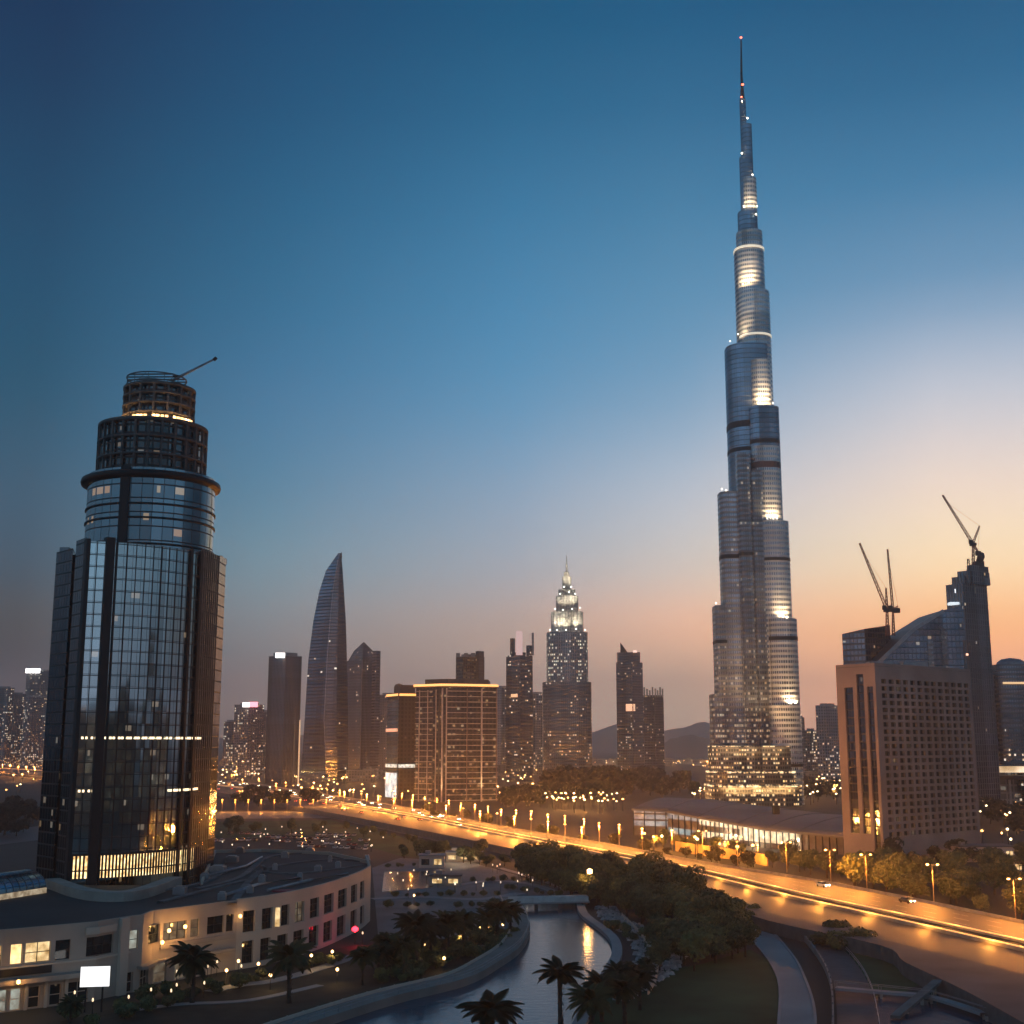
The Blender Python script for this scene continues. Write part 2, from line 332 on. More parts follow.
# lane lines
m = MB(); wl = plain('lane paint', (.55, .52, .45), .6)
def lerp_path(a, b, t): 
    n = min(len(a), len(b)); return [a[int(i * (len(a) - 1) / (n - 1))].lerp(b[int(i * (len(b) - 1) / (n - 1))], t) for i in range(n)]
def dashes(path, w, on, off, z):
    for i in range(len(path) - 1):
        a, b = path[i], path[i + 1]; L = (b - a).length; d = (b - a).normalized(); nrm = V((d.y, -d.x, 0)) * w / 2; t = 0
        while t < L - .1:
            e = min(t + on, L); p = a + d * t; q = a + d * e
            m.face([(p - nrm).xyz.to_tuple()[:2] + (z,), (p + nrm).to_tuple()[:2] + (z,), (q + nrm).to_tuple()[:2] + (z,), (q - nrm).to_tuple()[:2] + (z,)][::-1]); t += on + off
for k in range(1, 5): dashes(lerp_path(farE, med, k / 5)[10:], .18, 3, 7, HW + .02)
tag(m.build('lane_markings', wl), kind='structure')
# ---- water and banks
def water_mat(name, col):
    m, t, b = newmat(name); b.inputs['Base Color'].default_value = (*col, 1); b.inputs['Roughness'].default_value = .11; b.inputs['IOR'].default_value = 1.33; b.inputs['Specular IOR Level'].default_value = .30
    tcn = N(t, 'ShaderNodeTexCoord'); nz = N(t, 'ShaderNodeTexNoise'); nz.inputs['Scale'].default_value = .55; nz.inputs['Detail'].default_value = 4
    t.links.new(tcn.outputs['Object'], nz.inputs[0]); bp = N(t, 'ShaderNodeBump'); bp.inputs['Strength'].default_value = .22; bp.inputs['Distance'].default_value = .25
    t.links.new(nz.outputs[0], bp.inputs['Height']); t.links.new(bp.outputs[0], b.inputs['Normal']); return m
WATER = water_mat('water', (.012, .072, .115))
quay_px = [(270, 1046), (340, 1022), (400, 1003), (466, 986), (498, 969), (522, 951), (530, 931), (522, 913), (516, 902)]
bank_px = [(584, 900), (588, 916), (610, 933), (620, 944), (622, 958), (614, 975), (601, 998), (588, 1024), (580, 1046)]
quay = GP(quay_px, .05, 5); bank = GP(bank_px, .05, 5)
sheet('lagoon_water', [(p.x, p.y) for p in quay] + [(p.x, p.y) for p in bank], .05, WATER)
PROM = plain('promenade paving', (.20, .19, .175), .75, var=.2, scale=.15); QUAY = plain('quay stone', (.05, .05, .048), .9, var=.4, scale=.3)
m = MB(); ribbon(m, quay, -4.6, 0, .05, 1.5)
tag(m.build('promenade', PROM), kind='structure')
def rail(path, off, z, h, name, label, cat='railing', step=3.0, mat=None, w=.09, loc=None, wall=False):
    t = thing(name, path[len(path) // 2].to_tuple()[:2] + (z,), label, cat)
    L = []
    for i, p in enumerate(path):
        d = (path[min(i + 1, len(path) - 1)] - path[max(i - 1, 0)]); d.z = 0; d.normalize(); L.append(V((p.x + d.y * off, p.y - d.x * off, z)))
    a = MB(); pst = []
    for i in range(len(L) - 1):
        p, q = L[i], L[i + 1]; up = V((0, 0, h))
        if wall: a.bar(p + up * .5, q + up * .5, .3, h)
        else:
            for k in (1, .55): a.bar(p + up * k, q + up * k, w, w)
        n = max(1, int((q - p).length / step))
        for k in range(n):
            c = p.lerp(q, k / n); pst.append((c, c + up * (1.02 if not wall else 1.25), w * (1 if not wall else 2.2)))
    a.build('parapet' if wall else 'rails', mat or STEEL, t); 
    for c, d, ww in pst[:98]: MB().bar(c, d, ww, ww).build('post', mat or STEEL, t)
    return t
rail(quay, -.35, 1.5, 1.1, 'quay_railing', 'thin grey railing along the curved promenade edge above the water')
rail(quay, -4.5, 1.5, .5, 'garden_wall', 'low pale kerb wall between the promenade and the palm garden', 'low wall', mat=PALE, wall=True, step=30)
m = MB(); ribbon(m, bank, 0, 2.2, .05, .9); tag(m.build('bank_path', PATH), kind='structure')
# stone revetment on the right bank: uncountable pale stones
m = MB(); rk = plain('pale rock', (.30, .31, .32), .85, var=.5, scale=.5)
rv = []
for i in range(1100):
    t_ = random.random(); j = int(t_ * (len(bank) - 13)) + 3; p = bank[j]; d = (bank[j + 1] - bank[j]).normalized(); nr = V((d.y, -d.x, 0)) * -1
    r = random.uniform(2.6, 11 * sin(pi * min(1, max(.12, t_)))**.6 + 2.6); c = p + V((abs(nr.x), nr.y * (1 if nr.x > 0 else -1), 0)) * r + d * random.uniform(-2, 2)
    s = random.uniform(.25, .75); pts = [c + V((cos(a + s * 9) * s * random.uniform(.7, 1.2), sin(a + s * 9) * s * random.uniform(.7, 1.2), 0)) for a in (0, 1.25, 2.5, 3.75, 5)]
    top = [c + (q - c) * .55 for q in pts]
    for k in range(5): n_ = (k + 1) % 5; m.face([pts[k], pts[n_], top[n_] + V((0, 0, s)), top[k] + V((0, 0, s * .8))])
    m.face([q + V((0, 0, s * (.8 if k == 0 else 1))) for k, q in enumerate(top)])
tag(m.build('bank_rocks', rk), 'loose pale stones covering the bank right of the lagoon', 'rocks', kind='stuff')
curvewall = GP([(622, 914), (640, 932), (654, 955), (657, 972), (648, 990)], .9, 5)
rail(curvewall, 0, 0, 1.0, 'curved_bank_wall', 'thin pale curved wall behind the stony bank right of the lagoon', 'low wall', mat=PALE, wall=True, step=40)
sheet('lawn', [G(*p) for p in [(600, 1000), (640, 975), (700, 965), (750, 950), (768, 960), (780, 985), (778, 1050), (585, 1050)]], .09, LAWN)
# service road curving down from the shoulder
sr_l = GP([(716, 910), (733, 921), (759, 949), (777, 979), (777, 1024), (772, 1050)], .12, 5); sr_r = GP([(748, 908), (762, 919), (792, 953), (806, 978), (816, 1010), (816, 1050)], .12, 5)
sheet('service_road', [(p.x, p.y) for p in sr_l] + [(p.x, p.y) for p in reversed(sr_r)], .12, plain('service road', (.24, .26, .27), .8, var=.2, scale=.06))
m = MB(); ribbon(m, sr_l, -.5, 0, .02, .25); ribbon(m, sr_r, 0, .5, .02, .25); tag(m.build('road_kerb', PATH), kind='structure')
lane = GP([(772, 911), (800, 934), (822, 960), (834, 986), (837, 1020), (836, 1050)], .1, 5)
m = MB(); ribbon(m, lane, -6.5, 0, .02, .1); tag(m.build('side_lane', plain('side lane', (.05, .055, .065), .7)), kind='structure')
rail(lane, .6, .1, 1.4, 'lane_parapet', 'pale curved parapet wall right of the service road', 'parapet', mat=plain('parapet concrete', (.22, .22, .22), .8), wall=True, step=6)
rail(lane, -6.6, .1, 1.0, 'lane_railing', 'grey railing between the service road and the dark side lane', 'railing', step=4)
sheet('verge_lawn', [G(*p) for p in [(800, 925), (850, 940), (885, 957), (920, 985), (905, 992), (842, 990), (835, 968), (815, 945)]], .08, LAWN)
sheet('canal_water', [G(*p) for p in [(845, 1000), (900, 996), (985, 1012), (1040, 1030), (1060, 1060), (842, 1060)]], .05, WATER)
fb = [G(836, 987, 1.2), G(880, 991, 1.2), G(930, 996, 1.2), G(985, 1013, 1.2)]
t = thing('footbridge', (fb[1].x, fb[1].y, 0), 'narrow pale footbridge crossing the dark canal at lower right', 'footbridge')
m = MB(); ribbon(m, smooth(fb, 4), -.9, .9, .8, 1.25); m.build('deck', PATH, t)
for i in range(1, 4):
    for s in (-.7, .7): MB().bar(fb[i] + V((0, s, -1.2)), fb[i] + V((0, s, -.4)), .4, .4).build('pier', CONC, t)
m = MB()
for s in (-.85, .85):
    for a, b in zip(fb, fb[1:]): m.bar(a + V((0, s, .95)), b + V((0, s, .95)), .08, .08); m.bar(a + V((0, s, 0)), a + V((0, s, .95)), .08, .08)
m.build('handrail', STEEL, t)
a, b = G(895, 1017, .5), G(938, 981, 2.6)
t = thing('sloping_ramp', (a.x, a.y, 0), 'pale straight ramp rising diagonally to the highway wall over the canal', 'ramp')
MB().bar(a, b, 1.6, .5).build('slab', plain('ramp concrete', (.13, .125, .12), .8), t)
for k in (.25, .6, .9): c = a.lerp(b, k); MB().bar((c.x, c.y, 0), (c.x, c.y, c.z - .25), .5, .5).build('post', CONC, t)
# plaza and paths between the lagoon and the highway
sheet('plaza', [G(*p) for p in [(372, 868), (400, 858), (470, 862), (520, 876), (590, 898), (516, 905), (528, 925), (500, 935), (440, 940), (378, 935)]], .06, PAVE)
sheet('reflecting_pool', [G(*p) for p in [(384, 872), (444, 871), (448, 880), (430, 888), (382, 892)]], .1, water_mat('pool water', (.03, .05, .06)))
m = MB()
ribbon(m, GP([(372, 899), (420, 897), (480, 899), (520, 893)], .1), -2, 2, .02, .16); ribbon(m, GP([(455, 886), (490, 881), (530, 884), (560, 894)], .1), -1.5, 1.5, .02, .2)
ribbon(m, GP([(500, 868), (540, 880), (575, 892)], .1), -1.2, 1.2, .02, .18); ribbon(m, GP([(209, 992), (240, 985), (277, 980), (330, 965), (372, 948)], .1), -1.5, 1.5, .02, .15)
ribbon(m, GP([(455, 951), (480, 946), (505, 944)], .1), -1, 1, .02, .14); ribbon(m, GP([(120, 1012), (180, 1004), (250, 1000), (320, 985)], .1), -1, 1, .02, .13)
tag(m.build('paths', PATH), kind='structure')
sheet('garden_bed', [G(*p) for p in [(60, 1050), (60, 1022), (210, 985), (370, 940), (500, 928), (522, 940), (495, 962), (400, 992), (330, 1015), (250, 1050)]], .04, plain('garden soil', (.016, .019, .014), .95, var=.6, scale=.25))
sheet('street', [G(*p) for p in [(-60, 838), (40, 826), (215, 812), (330, 811), (400, 818), (470, 842), (440, 842), (330, 818), (215, 819), (-60, 852)]], .06, asphalt('street asphalt', (.06, .058, .055), .5))
sheet('park_lawn', [G(*p) for p in [(215, 822), (330, 820), (440, 846), (480, 862), (400, 856), (330, 836), (215, 838)]], .05, LAWN)
# footbridge over the head of the lagoon
a, b = G(508, 903, 1.6), G(588, 901, 1.6)
t = thing('lagoon_bridge', (a.x, a.y, 0), 'white flat bridge across the head of the lagoon', 'bridge')
MB().bar(a, b, 4, .5).build('deck', PATH, t)
for s in (-2, 2): MB().bar(a + V((0, s, .8)), b + V((0, s, .8)), .2, 1.3).build('parapet', plain('bridge white', (.5, .5, .5), .6), t)
for k in (.06, .35, .65, .94): c = a.lerp(b, k); MB().box(c.x - .5, c.x + .5, c.y - 2, c.y + 2, .0, 1.3).build('pier', QUAY, t)
# ---- far hills
HILL = plain('hill scrub', (.05, .055, .05), .95, var=.3, scale=.01)
def hills(name, px0, px1, D, prof, depth):
    m = MB(); n = 40; rows = []
    for i in range(n + 1):
        px = px0 + (px1 - px0) * i / n; t = i / n
        k = t * (len(prof) - 1); a = prof[int(k)]; b = prof[min(int(k) + 1, len(prof) - 1)]; f = k - int(k); f = f * f * (3 - 2 * f)
        z = Z(a + (b - a) * f + random.uniform(-.7, .7), D); x = X(px, D, 735)
        rows.append([(x, D - depth, -1), (x, D - depth * .45, z * .6), (x, D, z), (x * 1.1, D + depth, -1)])
    for a, b in zip(rows, rows[1:]):
        for k in range(3): m.face([a[k], b[k], b[k + 1], a[k + 1]], None, 0, True)
    tag(m.build(name, HILL), kind='structure')
hills('hills', -80, 400, 7900, [733, 728, 735, 730, 738, 734, 740], 900)
hills('hills', 560, 850, 7700, [740, 733, 724, 733, 729, 722, 731, 735, 728, 736, 740], 900)
hills('hills', 640, 740, 4600, [758, 748, 738, 735, 738, 744, 752], 350)
hills('hills', 790, 1140, 8000, [740, 734, 730, 736, 730, 735, 738], 900)
# ================================================================== left tower
GL_BAY = facade('bay glass', 2.2, 2.9, .02, .03, (.80, .97, 1.0), (.03, .04, .05), vary=.45, lit=.02, low=.10, zlo=14, zhi=50, st=1.5, metal=1, rough=.05, tilt=.006, seed=3, blind=.15)  # extra glowing cells low down imitate city lights mirrored in the glass
GL_WING = facade('wing glass', 1.6, 2.9, .06, .1, (.028, .045, .065), (.010, .012, .015), lit=.015, st=1.2, metal=1, rough=.1, tilt=.012, seed=5)
GL_FIN = facade('fin glass', 1.6, 2.9, .12, .1, (.62, .58, .57), (.05, .05, .052), lit=.02, st=.7, metal=1, rough=.15, tilt=.02, seed=6)
GL_CYL = facade('drum glass', 2.8, 3.7, .03, .07, (.16, .225, .265), (.02, .024, .03), lit=.08, st=2.5, warm=(1, .5, .15), cool=(1, .7, .35), metal=1, rough=.08, tilt=.012, seed=8)
def TP(px, d, py=868): return (X(px, d, py), d)
tl = thing('round_topped_tower', (*TP(130, 335), 0), 'dark glass tower with stacked round drums on top, rising behind the curved podium', 'tower')
zs = lambda py, d: Z(py, d)
# plan
A0, A1 = V(TP(67, 302)), V(TP(188, 323))
def arc(a, b, sag, n):
    d = b - a; nr = V((d.y, -d.x)).normalized(); out = []
    for i in range(n + 1):
        t = i / n; out.append(a + d * t + nr * sag * 4 * t * (1 - t))
    return out
bay = arc(A0, A1, 4.2, 14); nb = V((A1.y - A0.y, -(A1.x - A0.x))).normalized()
back = [V(TP(204, 372)), V(TP(60, 372))]
zb = zs(540, 301); 
bp = [tuple(p) for p in bay] + [tuple(p) for p in back]
MB().prism(bp, 0, zb, 0, 1).build('glass_bay', [GL_BAY, ROOF], tl)
# mullions standing proud of the bay
m = MB(); L = 0
for i in range(1, len(bay) - 1):
    p = bay[i] + nb * .05; m.bar((p.x, p.y, 19), (p.x, p.y, zb), .17 if i % 4 else .3, .25, up=(nb.x, nb.y, 0))
z = 20.0
while z < zb:
    for a, b in zip(bay, bay[1:]): m.bar((a.x + nb.x * .06, a.y + nb.y * .06, z), (b.x + nb.x * .06, b.y + nb.y * .06, z), .18, .16)
    z += 2.9
m.build('mullions', DARK, tl)
dv = (A1 - A0)
def pier(t0, t1, out, z0, z1, name='pier', mat=DARK, sag=4.2):
    c = lambda t: A0 + dv * t + nb * (sag * 4 * t * (1 - t))
    a, b = c(t0), c(t1); q = [a - nb * 1, b - nb * 1, b + nb * out, a + nb * out]
    MB().prism([tuple(p) for p in [q[3], q[2], q[1], q[0]]], z0, z1).build(name, mat, tl)
pier(.125, .185, .8, 0, zb + 1); pier(.20, .212, .5, 0, zb); pier(-.005, .02, .5, 0, zb + .5); pier(.86, .885, .6, 0, zb + .5); pier(.975, 1.0, .7, 0, zb + .5)
# left wings
def wing(pts, z1, mat, name):
    MB().prism([TP(*p) for p in pts], 0, z1, 0, 1).build(name, [mat, ROOF], tl)
wing([(36, 322), (53, 315), (66, 365), (48, 372)], zs(550, 318), GL_WING, 'side_wing')
wing([(53, 318), (56, 317), (70, 366), (66, 366)], zs(556, 320), DARK, 'recess')
wing([(56, 309), (67, 303), (82, 362), (70, 365)], zs(539, 306), GL_WING, 'side_wing')
wing([(188.5, 324), (207, 338), (204, 372), (172, 364)], zs(552, 330), GL_FIN, 'finned_wing')
wing([(207, 338.5), (213.5, 346), (210, 376), (198, 374)], zs(557, 342), GL_WING, 'side_wing')
FINM = plain('dark fin', (.05, .045, .045), .5)
for k in range(9):
    a, b = V(TP(188.5, 324)), V(TP(207, 338)); p = a.lerp(b, (k + .5) / 9); n_ = V((b.y - a.y, -(b.x - a.x))).normalized()
    MB().bar((p.x, p.y, 14), (p.x, p.y, zs(552, 330)), .16, .4, up=(n_.x, n_.y, 0)).build('fin', FINM, tl)
# roof plant on the wings
for q in ((45, 330), (66, 330), (205, 345), (209, 350)):
    x, y = TP(*q); zz = zs(549, 325) - .5; MB().box(x - 1.2, x + 1.2, y - 1, y + 1, zz, zz + 1.6).build('roof_plant', STEEL, tl)
# lit lobby
m = MB(); f2 = MB(); z0, z1 = 13.9, 19.2
lob = [p + nb * .25 for p in arc(A0, A1, 4.2, 40)] + arc(V(TP(189, 323.8)), V(TP(211, 345)), .1, 12)
for i, (a, b) in enumerate(zip(lob, lob[1:])):
    if i in (5, 6, 7, 36, 40): continue
    m.face([(a.x, a.y, z0), (b.x, b.y, z0), (b.x, b.y, z1), (a.x, a.y, z1)])
    a2 = a + nb * .15; b2 = b + nb * .15; f2.bar((a2.x, a2.y, z0), (a2.x, a2.y, z1), .42, .25, up=(nb.x, nb.y, 0)); f2.bar((a2.x, a2.y, z0 + 1.7), (b2.x, b2.y, z0 + 1.7), .25, .3); f2.bar((a2.x, a2.y, z1), (b2.x, b2.y, z1), .3, .5)
def lit_glass(name, st, c0=(1, .55, .17), c1=(1, .78, .42), sc=.9):
    mm, t, b = newmat(name); tcn = N(t, 'ShaderNodeTexCoord'); nz = N(t, 'ShaderNodeTexNoise'); nz.inputs['Scale'].default_value = sc; nz.inputs['Detail'].default_value = 3
    t.links.new(tcn.outputs['Object'], nz.inputs[0]); t.links.new(ramp(t, nz.outputs[0], [(.3, c0), (.7, c1)]), b.inputs['Emission Color'])
    r = N(t, 'ShaderNodeMapRange'); t.links.new(nz.outputs[0], r.inputs[0]); r.inputs[1].default_value = .3; r.inputs[2].default_value = .7; r.inputs[3].default_value = st * .25; r.inputs[4].default_value = st
    t.links.new(r.outputs[0], b.inputs['Emission Strength']); b.inputs['Base Color'].default_value = (.05, .05, .05, 1); b.inputs['Roughness'].default_value = .1; return mm
LOBBY = lit_glass('lobby light', 3.2)
m.build('lobby_window', LOBBY, tl); f2.build('lobby_frame', DARK, tl)
# rows of small lamps along two floors
def lamprow(path, z, w, gap, name):
    acc = 0
    for a, b in zip(path, path[1:]):
        L = (b - a).length; d = (b - a) / L; t = 0
        while t + w < L:
            if random.random() < .9: p = a + d * t; q = a + d * (t + w); MB().bar((p.x, p.y, z), (q.x, q.y, z), .25, .55).build(name, glow('floor lamp', (1, .75, .45), 2.2), tl)
            t += w + gap
o_ = [p + nb * .35 for p in arc(A0, A1, 4.2, 16)]
lamprow(o_ + [V(TP(189, 323.5)), V(TP(212, 345.5))], zs(738, 312), .5, .75, 'floor_lamp')
lamprow(o_[:4], zs(791, 303), .5, .75, 'floor_lamp'); lamprow(o_[12:] + [V(TP(189, 323.5)), V(TP(212, 345.5))], zs(789, 325), .5, .75, 'floor_lamp')
# upper drums
YD = 338
def drum(pxl, pxr, py, y=YD):
    a = P(pxl, py, y).x; b = P(pxr, py, y).x; return (a + b) / 2, (b - a) / 2
cx, r = drum(89, 212.5, 520); z470 = zs(468, YD - 15)
MB().lathe(cx, YD, [(r, zb - 14), (r, z470)], 72).build('upper_drum', GL_CYL, tl)
m = MB()
for k, py in enumerate((505, 519, 545)):
    zz = zs(py, YD - 15); m.lathe(cx, YD, [(r, zz), (r + .35, zz), (r + .3, zz + .5), (r, zz + .5)], 72)
m.build('floor_bands', DARK, tl)
px_, py_ = P(126, 510, YD - 15).x, 0
aa = math.asin(max(-1, min(1, (px_ - cx) / r))); c = V((cx + sin(aa) * r, YD - cos(aa) * r))
MB().bar((c.x, c.y, zb - 6), (c.x, c.y, z470), 2.4, 1.2, up=(sin(aa), -cos(aa), 0)).build('pier', DARK, tl)
cx2, r2 = drum(85.5, 219, 475); zl = zs(476, YD - 17)
MB().lathe(cx2, YD, [(r2 - 3, zl - .6), (r2, zl), (r2 + .2, zl + .7), (r2, zl + 1.5), (r2 - 4, zl + 2.6), (0, zl + 2.6)], 72).build('ledge_ring', plain('ledge', (.012, .013, .015), .5, spec=.2), tl)
cx3, r3 = drum(100, 206.5, 440); zd0 = zl + 2.4; zd1 = zs(417, YD - 13)
# open concrete drum: slabs, columns, dark core
def open_drum(cx, r, z0, z1, nf, nc, core, mat, rim, lit=.0):
    m = MB(); m.lathe(cx, YD, [(r * core, z0), (r * core, z1)], 48); m.build('drum_core', facade('core %d' % nc, 2.0, 2.2, .12, .2, (.07, .09, .10), (.02, .02, .02), lit=lit, st=1.1, metal=1, rough=.15, tilt=.02, seed=nc), tl)
    m = MB()
    for k in range(nf + 1):
        zz = z0 + (z1 - z0) * k / nf; h = .55 if k < nf else rim; m.lathe(cx, YD, [(r * core - .1, zz - h), (r, zz - h), (r, zz), (r * core - .1, zz)], 64)
    m.build('floor_slabs', mat, tl)
    for k in range(nc):
        a = 2 * pi * (k + .3) / nc; p = V((cx + cos(a) * (r - .35), YD + sin(a) * (r - .35))); MB().bar((p.x, p.y, z0), (p.x, p.y, z1 - .05), .55, .6, up=(cos(a), sin(a), 0)).build('column', mat, tl)
DK = plain('stained concrete', (.075, .07, .068), .8, var=.45, scale=.35)
open_drum(cx3, r3, zd0, zd1, 3, 26, .93, DK, 1.0, .05)
MB().lathe(cx3, YD, [(r3 - .1, zd1), (r3 - 3.2, zd1 + .25), (0, zd1 + .25)], 48).build('terrace', ROOF, tl)
cx4, r4 = drum(124.5, 195, 395); zt0 = zd1 + .3; zt1 = zs(381, YD - 9)
open_drum(cx4, r4, zt0, zt1, 4, 16, .84, plain('pale stained concrete', (.095, .09, .085), .8, var=.5, scale=.5), .8, .04)
cx5, r5 = drum(128, 186, 378); zc1 = zs(371.5, YD - 8)
m = MB()
for k in range(24):
    a0 = 2 * pi * k / 24; a1 = 2 * pi * (k + 1) / 24; f_ = lambda a, rr, z: (cx5 + cos(a) * rr, YD + sin(a) * rr, z)
    m.bar(f_(a0, r5, zc1), f_(a1, r5, zc1), .28, .3); m.bar(f_(a0, r5, zt1 + 1.0), f_(a1, r5, zt1 + 1.0), .22, .22)
    if k % 2 == 0: m.bar(f_(a0, r5, zt1), f_(a0, r5, zc1), .16, .16)
    if k % 4 == 0: m.bar(f_(a0, r5, zt1), f_(a1 + .2, r5, zc1), .1, .1)
for k in range(-2, 3): 
    y = r5 * k / 3; w = sqrt(r5 * r5 - y * y); m.bar((cx5 - w, YD + y, zc1), (cx5 + w, YD + y, zc1 + .1), .25, .35)
m.build('crown_lattice', plain('weathered steel', (.10, .10, .10), .6), tl)
# warm lamps on the terrace
m = MB()
for k in range(24):
    a = -pi / 2 + (k - 11.5) * .105
    if k in (6, 7, 12, 17): continue
    p = V((cx4 + cos(a) * (r4 + .9), YD + sin(a) * (r4 + .9))); m.bar((p.x - sin(a) * -.4, p.y - cos(a) * .4, zt0 + .5), (p.x + sin(a) * -.4, p.y + cos(a) * .4, zt0 + .5), .35, 1.3)
m.build('terrace_lamps', glow('terrace lamp', (1, .55, .2), 3), tl)
for k in range(6):
    a = -pi / 2 + (k - 2.5) * .42; lamp('POINT', 'terrace_light', (cx4 + cos(a) * (r4 + 1.4), YD + sin(a) * (r4 + 1.4), zt0 + .9), 330, (1, .5, .16), tl, .3)
a, b = P(177, 378, YD - 4), P(215.5, 358.5, YD - 4)
t = thing('roof_crane', (a.x, a.y, zc1), 'slim dark jib crane leaning out from the top of the round drum tower', 'crane')
m = MB().tube([a - (b - a) * .12, a, b], [.45, .42, .25], 8); m.build('jib', STEEL, t); MB().box(a.x - 1.1, a.x + 1.1, a.y - .9, a.y + .9, zc1 - .2, a.z + .5).build('winch_house', DARK, t)
MB().tube([b - V((.5, 0, .5)), b + V((.25, 0, .3))], [.5, .5], 8).build('jib_head', DARK, t)
# ================================================================== walls with openings
class Path:
    def __init__(s, pts):
        s.p = [V((q[0], q[1])) for q in pts]; s.c = [0.0]
        for a, b in zip(s.p, s.p[1:]): s.c.append(s.c[-1] + (b - a).length)
        s.L = s.c[-1]
    def at(s, u):
        for i in range(len(s.p) - 1):
            if u <= s.c[i + 1] + 1e-6 or i == len(s.p) - 2:
                t = (u - s.c[i]) / (s.c[i + 1] - s.c[i]); return s.p[i].lerp(s.p[i + 1], t)
    def nrm(s, u):
        a = s.at(max(0, u - .3)); b = s.at(min(s.L, u + .3)); d = (b - a).normalized(); return V((d.y, -d.x))
def wall(mb, path, z0, z1, holes, dep=.5, m=0, mr=None):
    us = sorted(set([round(x, 4) for x in path.c] + [round(x, 4) for h in holes for x in h[:2]])); zz = sorted(set([z0, z1] + [round(x, 4) for h in holes for x in h[2:4]]))
    for a, b in zip(us, us[1:]):
        if b - a < 1e-3: continue
        mid = (a + b) / 2; hs = [h for h in holes if h[0] <= mid <= h[1]]; p = path.at(a); q = path.at(b)
        for c, d in zip(zz, zz[1:]):
            zm = (c + d) / 2
            if any(h[2] < zm < h[3] for h in hs): continue
            mb.face([(p.x, p.y, c), (q.x, q.y, c), (q.x, q.y, d), (p.x, p.y, d)], [(a, c), (b, c), (b, d), (a, d)], m)
    for h in holes:
        n = path.nrm((h[0] + h[1]) / 2) * -dep; p = path.at(h[0]); q = path.at(h[1]); p2 = p + n; q2 = q + n; a, b = h[2:4]; k = m if mr is None else mr
        mb.face([(p.x, p.y, a), (p.x, p.y, b), (p2.x, p2.y, b), (p2.x, p2.y, a)], None, k); mb.face([(q.x, q.y, b), (q.x, q.y, a), (q2.x, q2.y, a), (q2.x, q2.y, b)], None, k)
        mb.face([(p.x, p.y, a), (p2.x, p2.y, a), (q2.x, q2.y, a), (q.x, q.y, a)], None, k); mb.face([(p.x, p.y, b), (q.x, q.y, b), (q2.x, q2.y, b), (p2.x, p2.y, b)], None, k)
def window(path, h, dep, nv, nh, fmat, gmat, parent, fw=.14):
    n = path.nrm((h[0] + h[1]) / 2) * -(dep - .12); p = path.at(h[0]) + n; q = path.at(h[1]) + n; a, b = h[2:4]; d = (q - p); nn = n.normalized()
    f = MB(); up = (-nn.x, -nn.y, 0)
    for k in range(nv + 2):
        x = p + d * (k / (nv + 1)); f.bar((x.x, x.y, a), (x.x, x.y, b), fw, .12, up=up)
    for k in range(nh + 2):
        z = a + (b - a) * k / (nh + 1); f.bar((p.x, p.y, z), (q.x, q.y, z), .12, fw)
    w = f.build('window', fmat, parent); g_ = MB(); p = p + nn * .1; q = q + nn * .1
    g_.face([(p.x, p.y, a), (q.x, q.y, a), (q.x, q.y, b), (p.x, p.y, b)]); g_.build('pane', gmat, w); return w
GLASSD = plain('dark pane', (.02, .026, .03), .06, 0, var=.3, spec=.8)
PANE_W = lit_glass('warm pane', 1.35, sc=.6); PANE_B = lit_glass('bright pane', 2.6, (1, .58, .2), (1, .74, .36), .5); PANE_D = lit_glass('dim pane', .16, (1, .6, .3), (.9, .8, .6), .8)
PANE_C = lit_glass('cool pane', .5, (1, .9, .7), (.8, .9, .8), .8)
# ================================================================== curved podium building
HP = 13.7
def GG(px, py): p = G(px, py); return (p.x, p.y)
def wall_lamp(par, x, y, z, n, e=260):
    m = MB(); m.bar((x, y, z), (x + n.x * .5, y + n.y * .5, z), .12, .12); m.lathe(x + n.x * .6, y + n.y * .6, [(.0, z - .4), (.3, z - .25), (.34, z), (.3, z + .25), (0, z + .4)], 10, 1)
    m.build('wall_lamp', [DARK, glow('wall lamp glow', (1, .50, .15), 5)], par); lamp('POINT', 'wall_light', (x + n.x * 1.3, y + n.y * 1.3, z), e, (1, .47, .12), par, .3)
POD = plain('podium render', (.46, .41, .355), .8, var=.10, scale=.12); PODT = plain('podium stone', (.30, .26, .23), .85, var=.2, scale=.2)
pod = thing('podium_building', (*GG(235, 968), 0), 'curved two-storey pale building with a dark flat roof and two rows of tall openings', 'building')
wp = Path([(p.x, p.y) for p in smooth([G(*q) for q in [(235, 970), (262, 965.5), (292, 958), (322, 948), (346, 937), (362, 928), (370, 921)]], 6)])
ends = []
def u_of(px):
    best = min(range(0, 400), key=lambda k: abs(512 + F * (lambda p, : p.x / (p.y * cos(PITCH) + (8 - H) * sin(PITCH)))(wp.at(wp.L * k / 399)) - px)); return wp.L * best / 399
up_ = [(243, 255), (262, 272), (281, 289), (295, 304), (310, 319), (324, 333.5), (338, 346.5), (351, 357), (360, 364)]
lo_ = [(243, 254), (261, 271), (278, 288), (294, 304), (309.5, 319), (324, 332.5), (337.5, 346), (351, 357), (360.5, 364.5)]
holes = [(u_of(a), u_of(b), 7.0, 11.2) for a, b in up_] + [(u_of(a), u_of(b), .9, 5.3) for a, b in lo_]
m = MB(); wall(m, wp, 0, HP, holes, .7)
backp = [GG(366, 905), (P(368, 864, 352).x, 352), (P(330, 854, 378).x, 378), (P(262, 849, 388).x, 388), (P(214, 850, 384).x, 384), (P(196, 884, 296).x, 300)]
full = [tuple(p) for p in wp.p] + backp
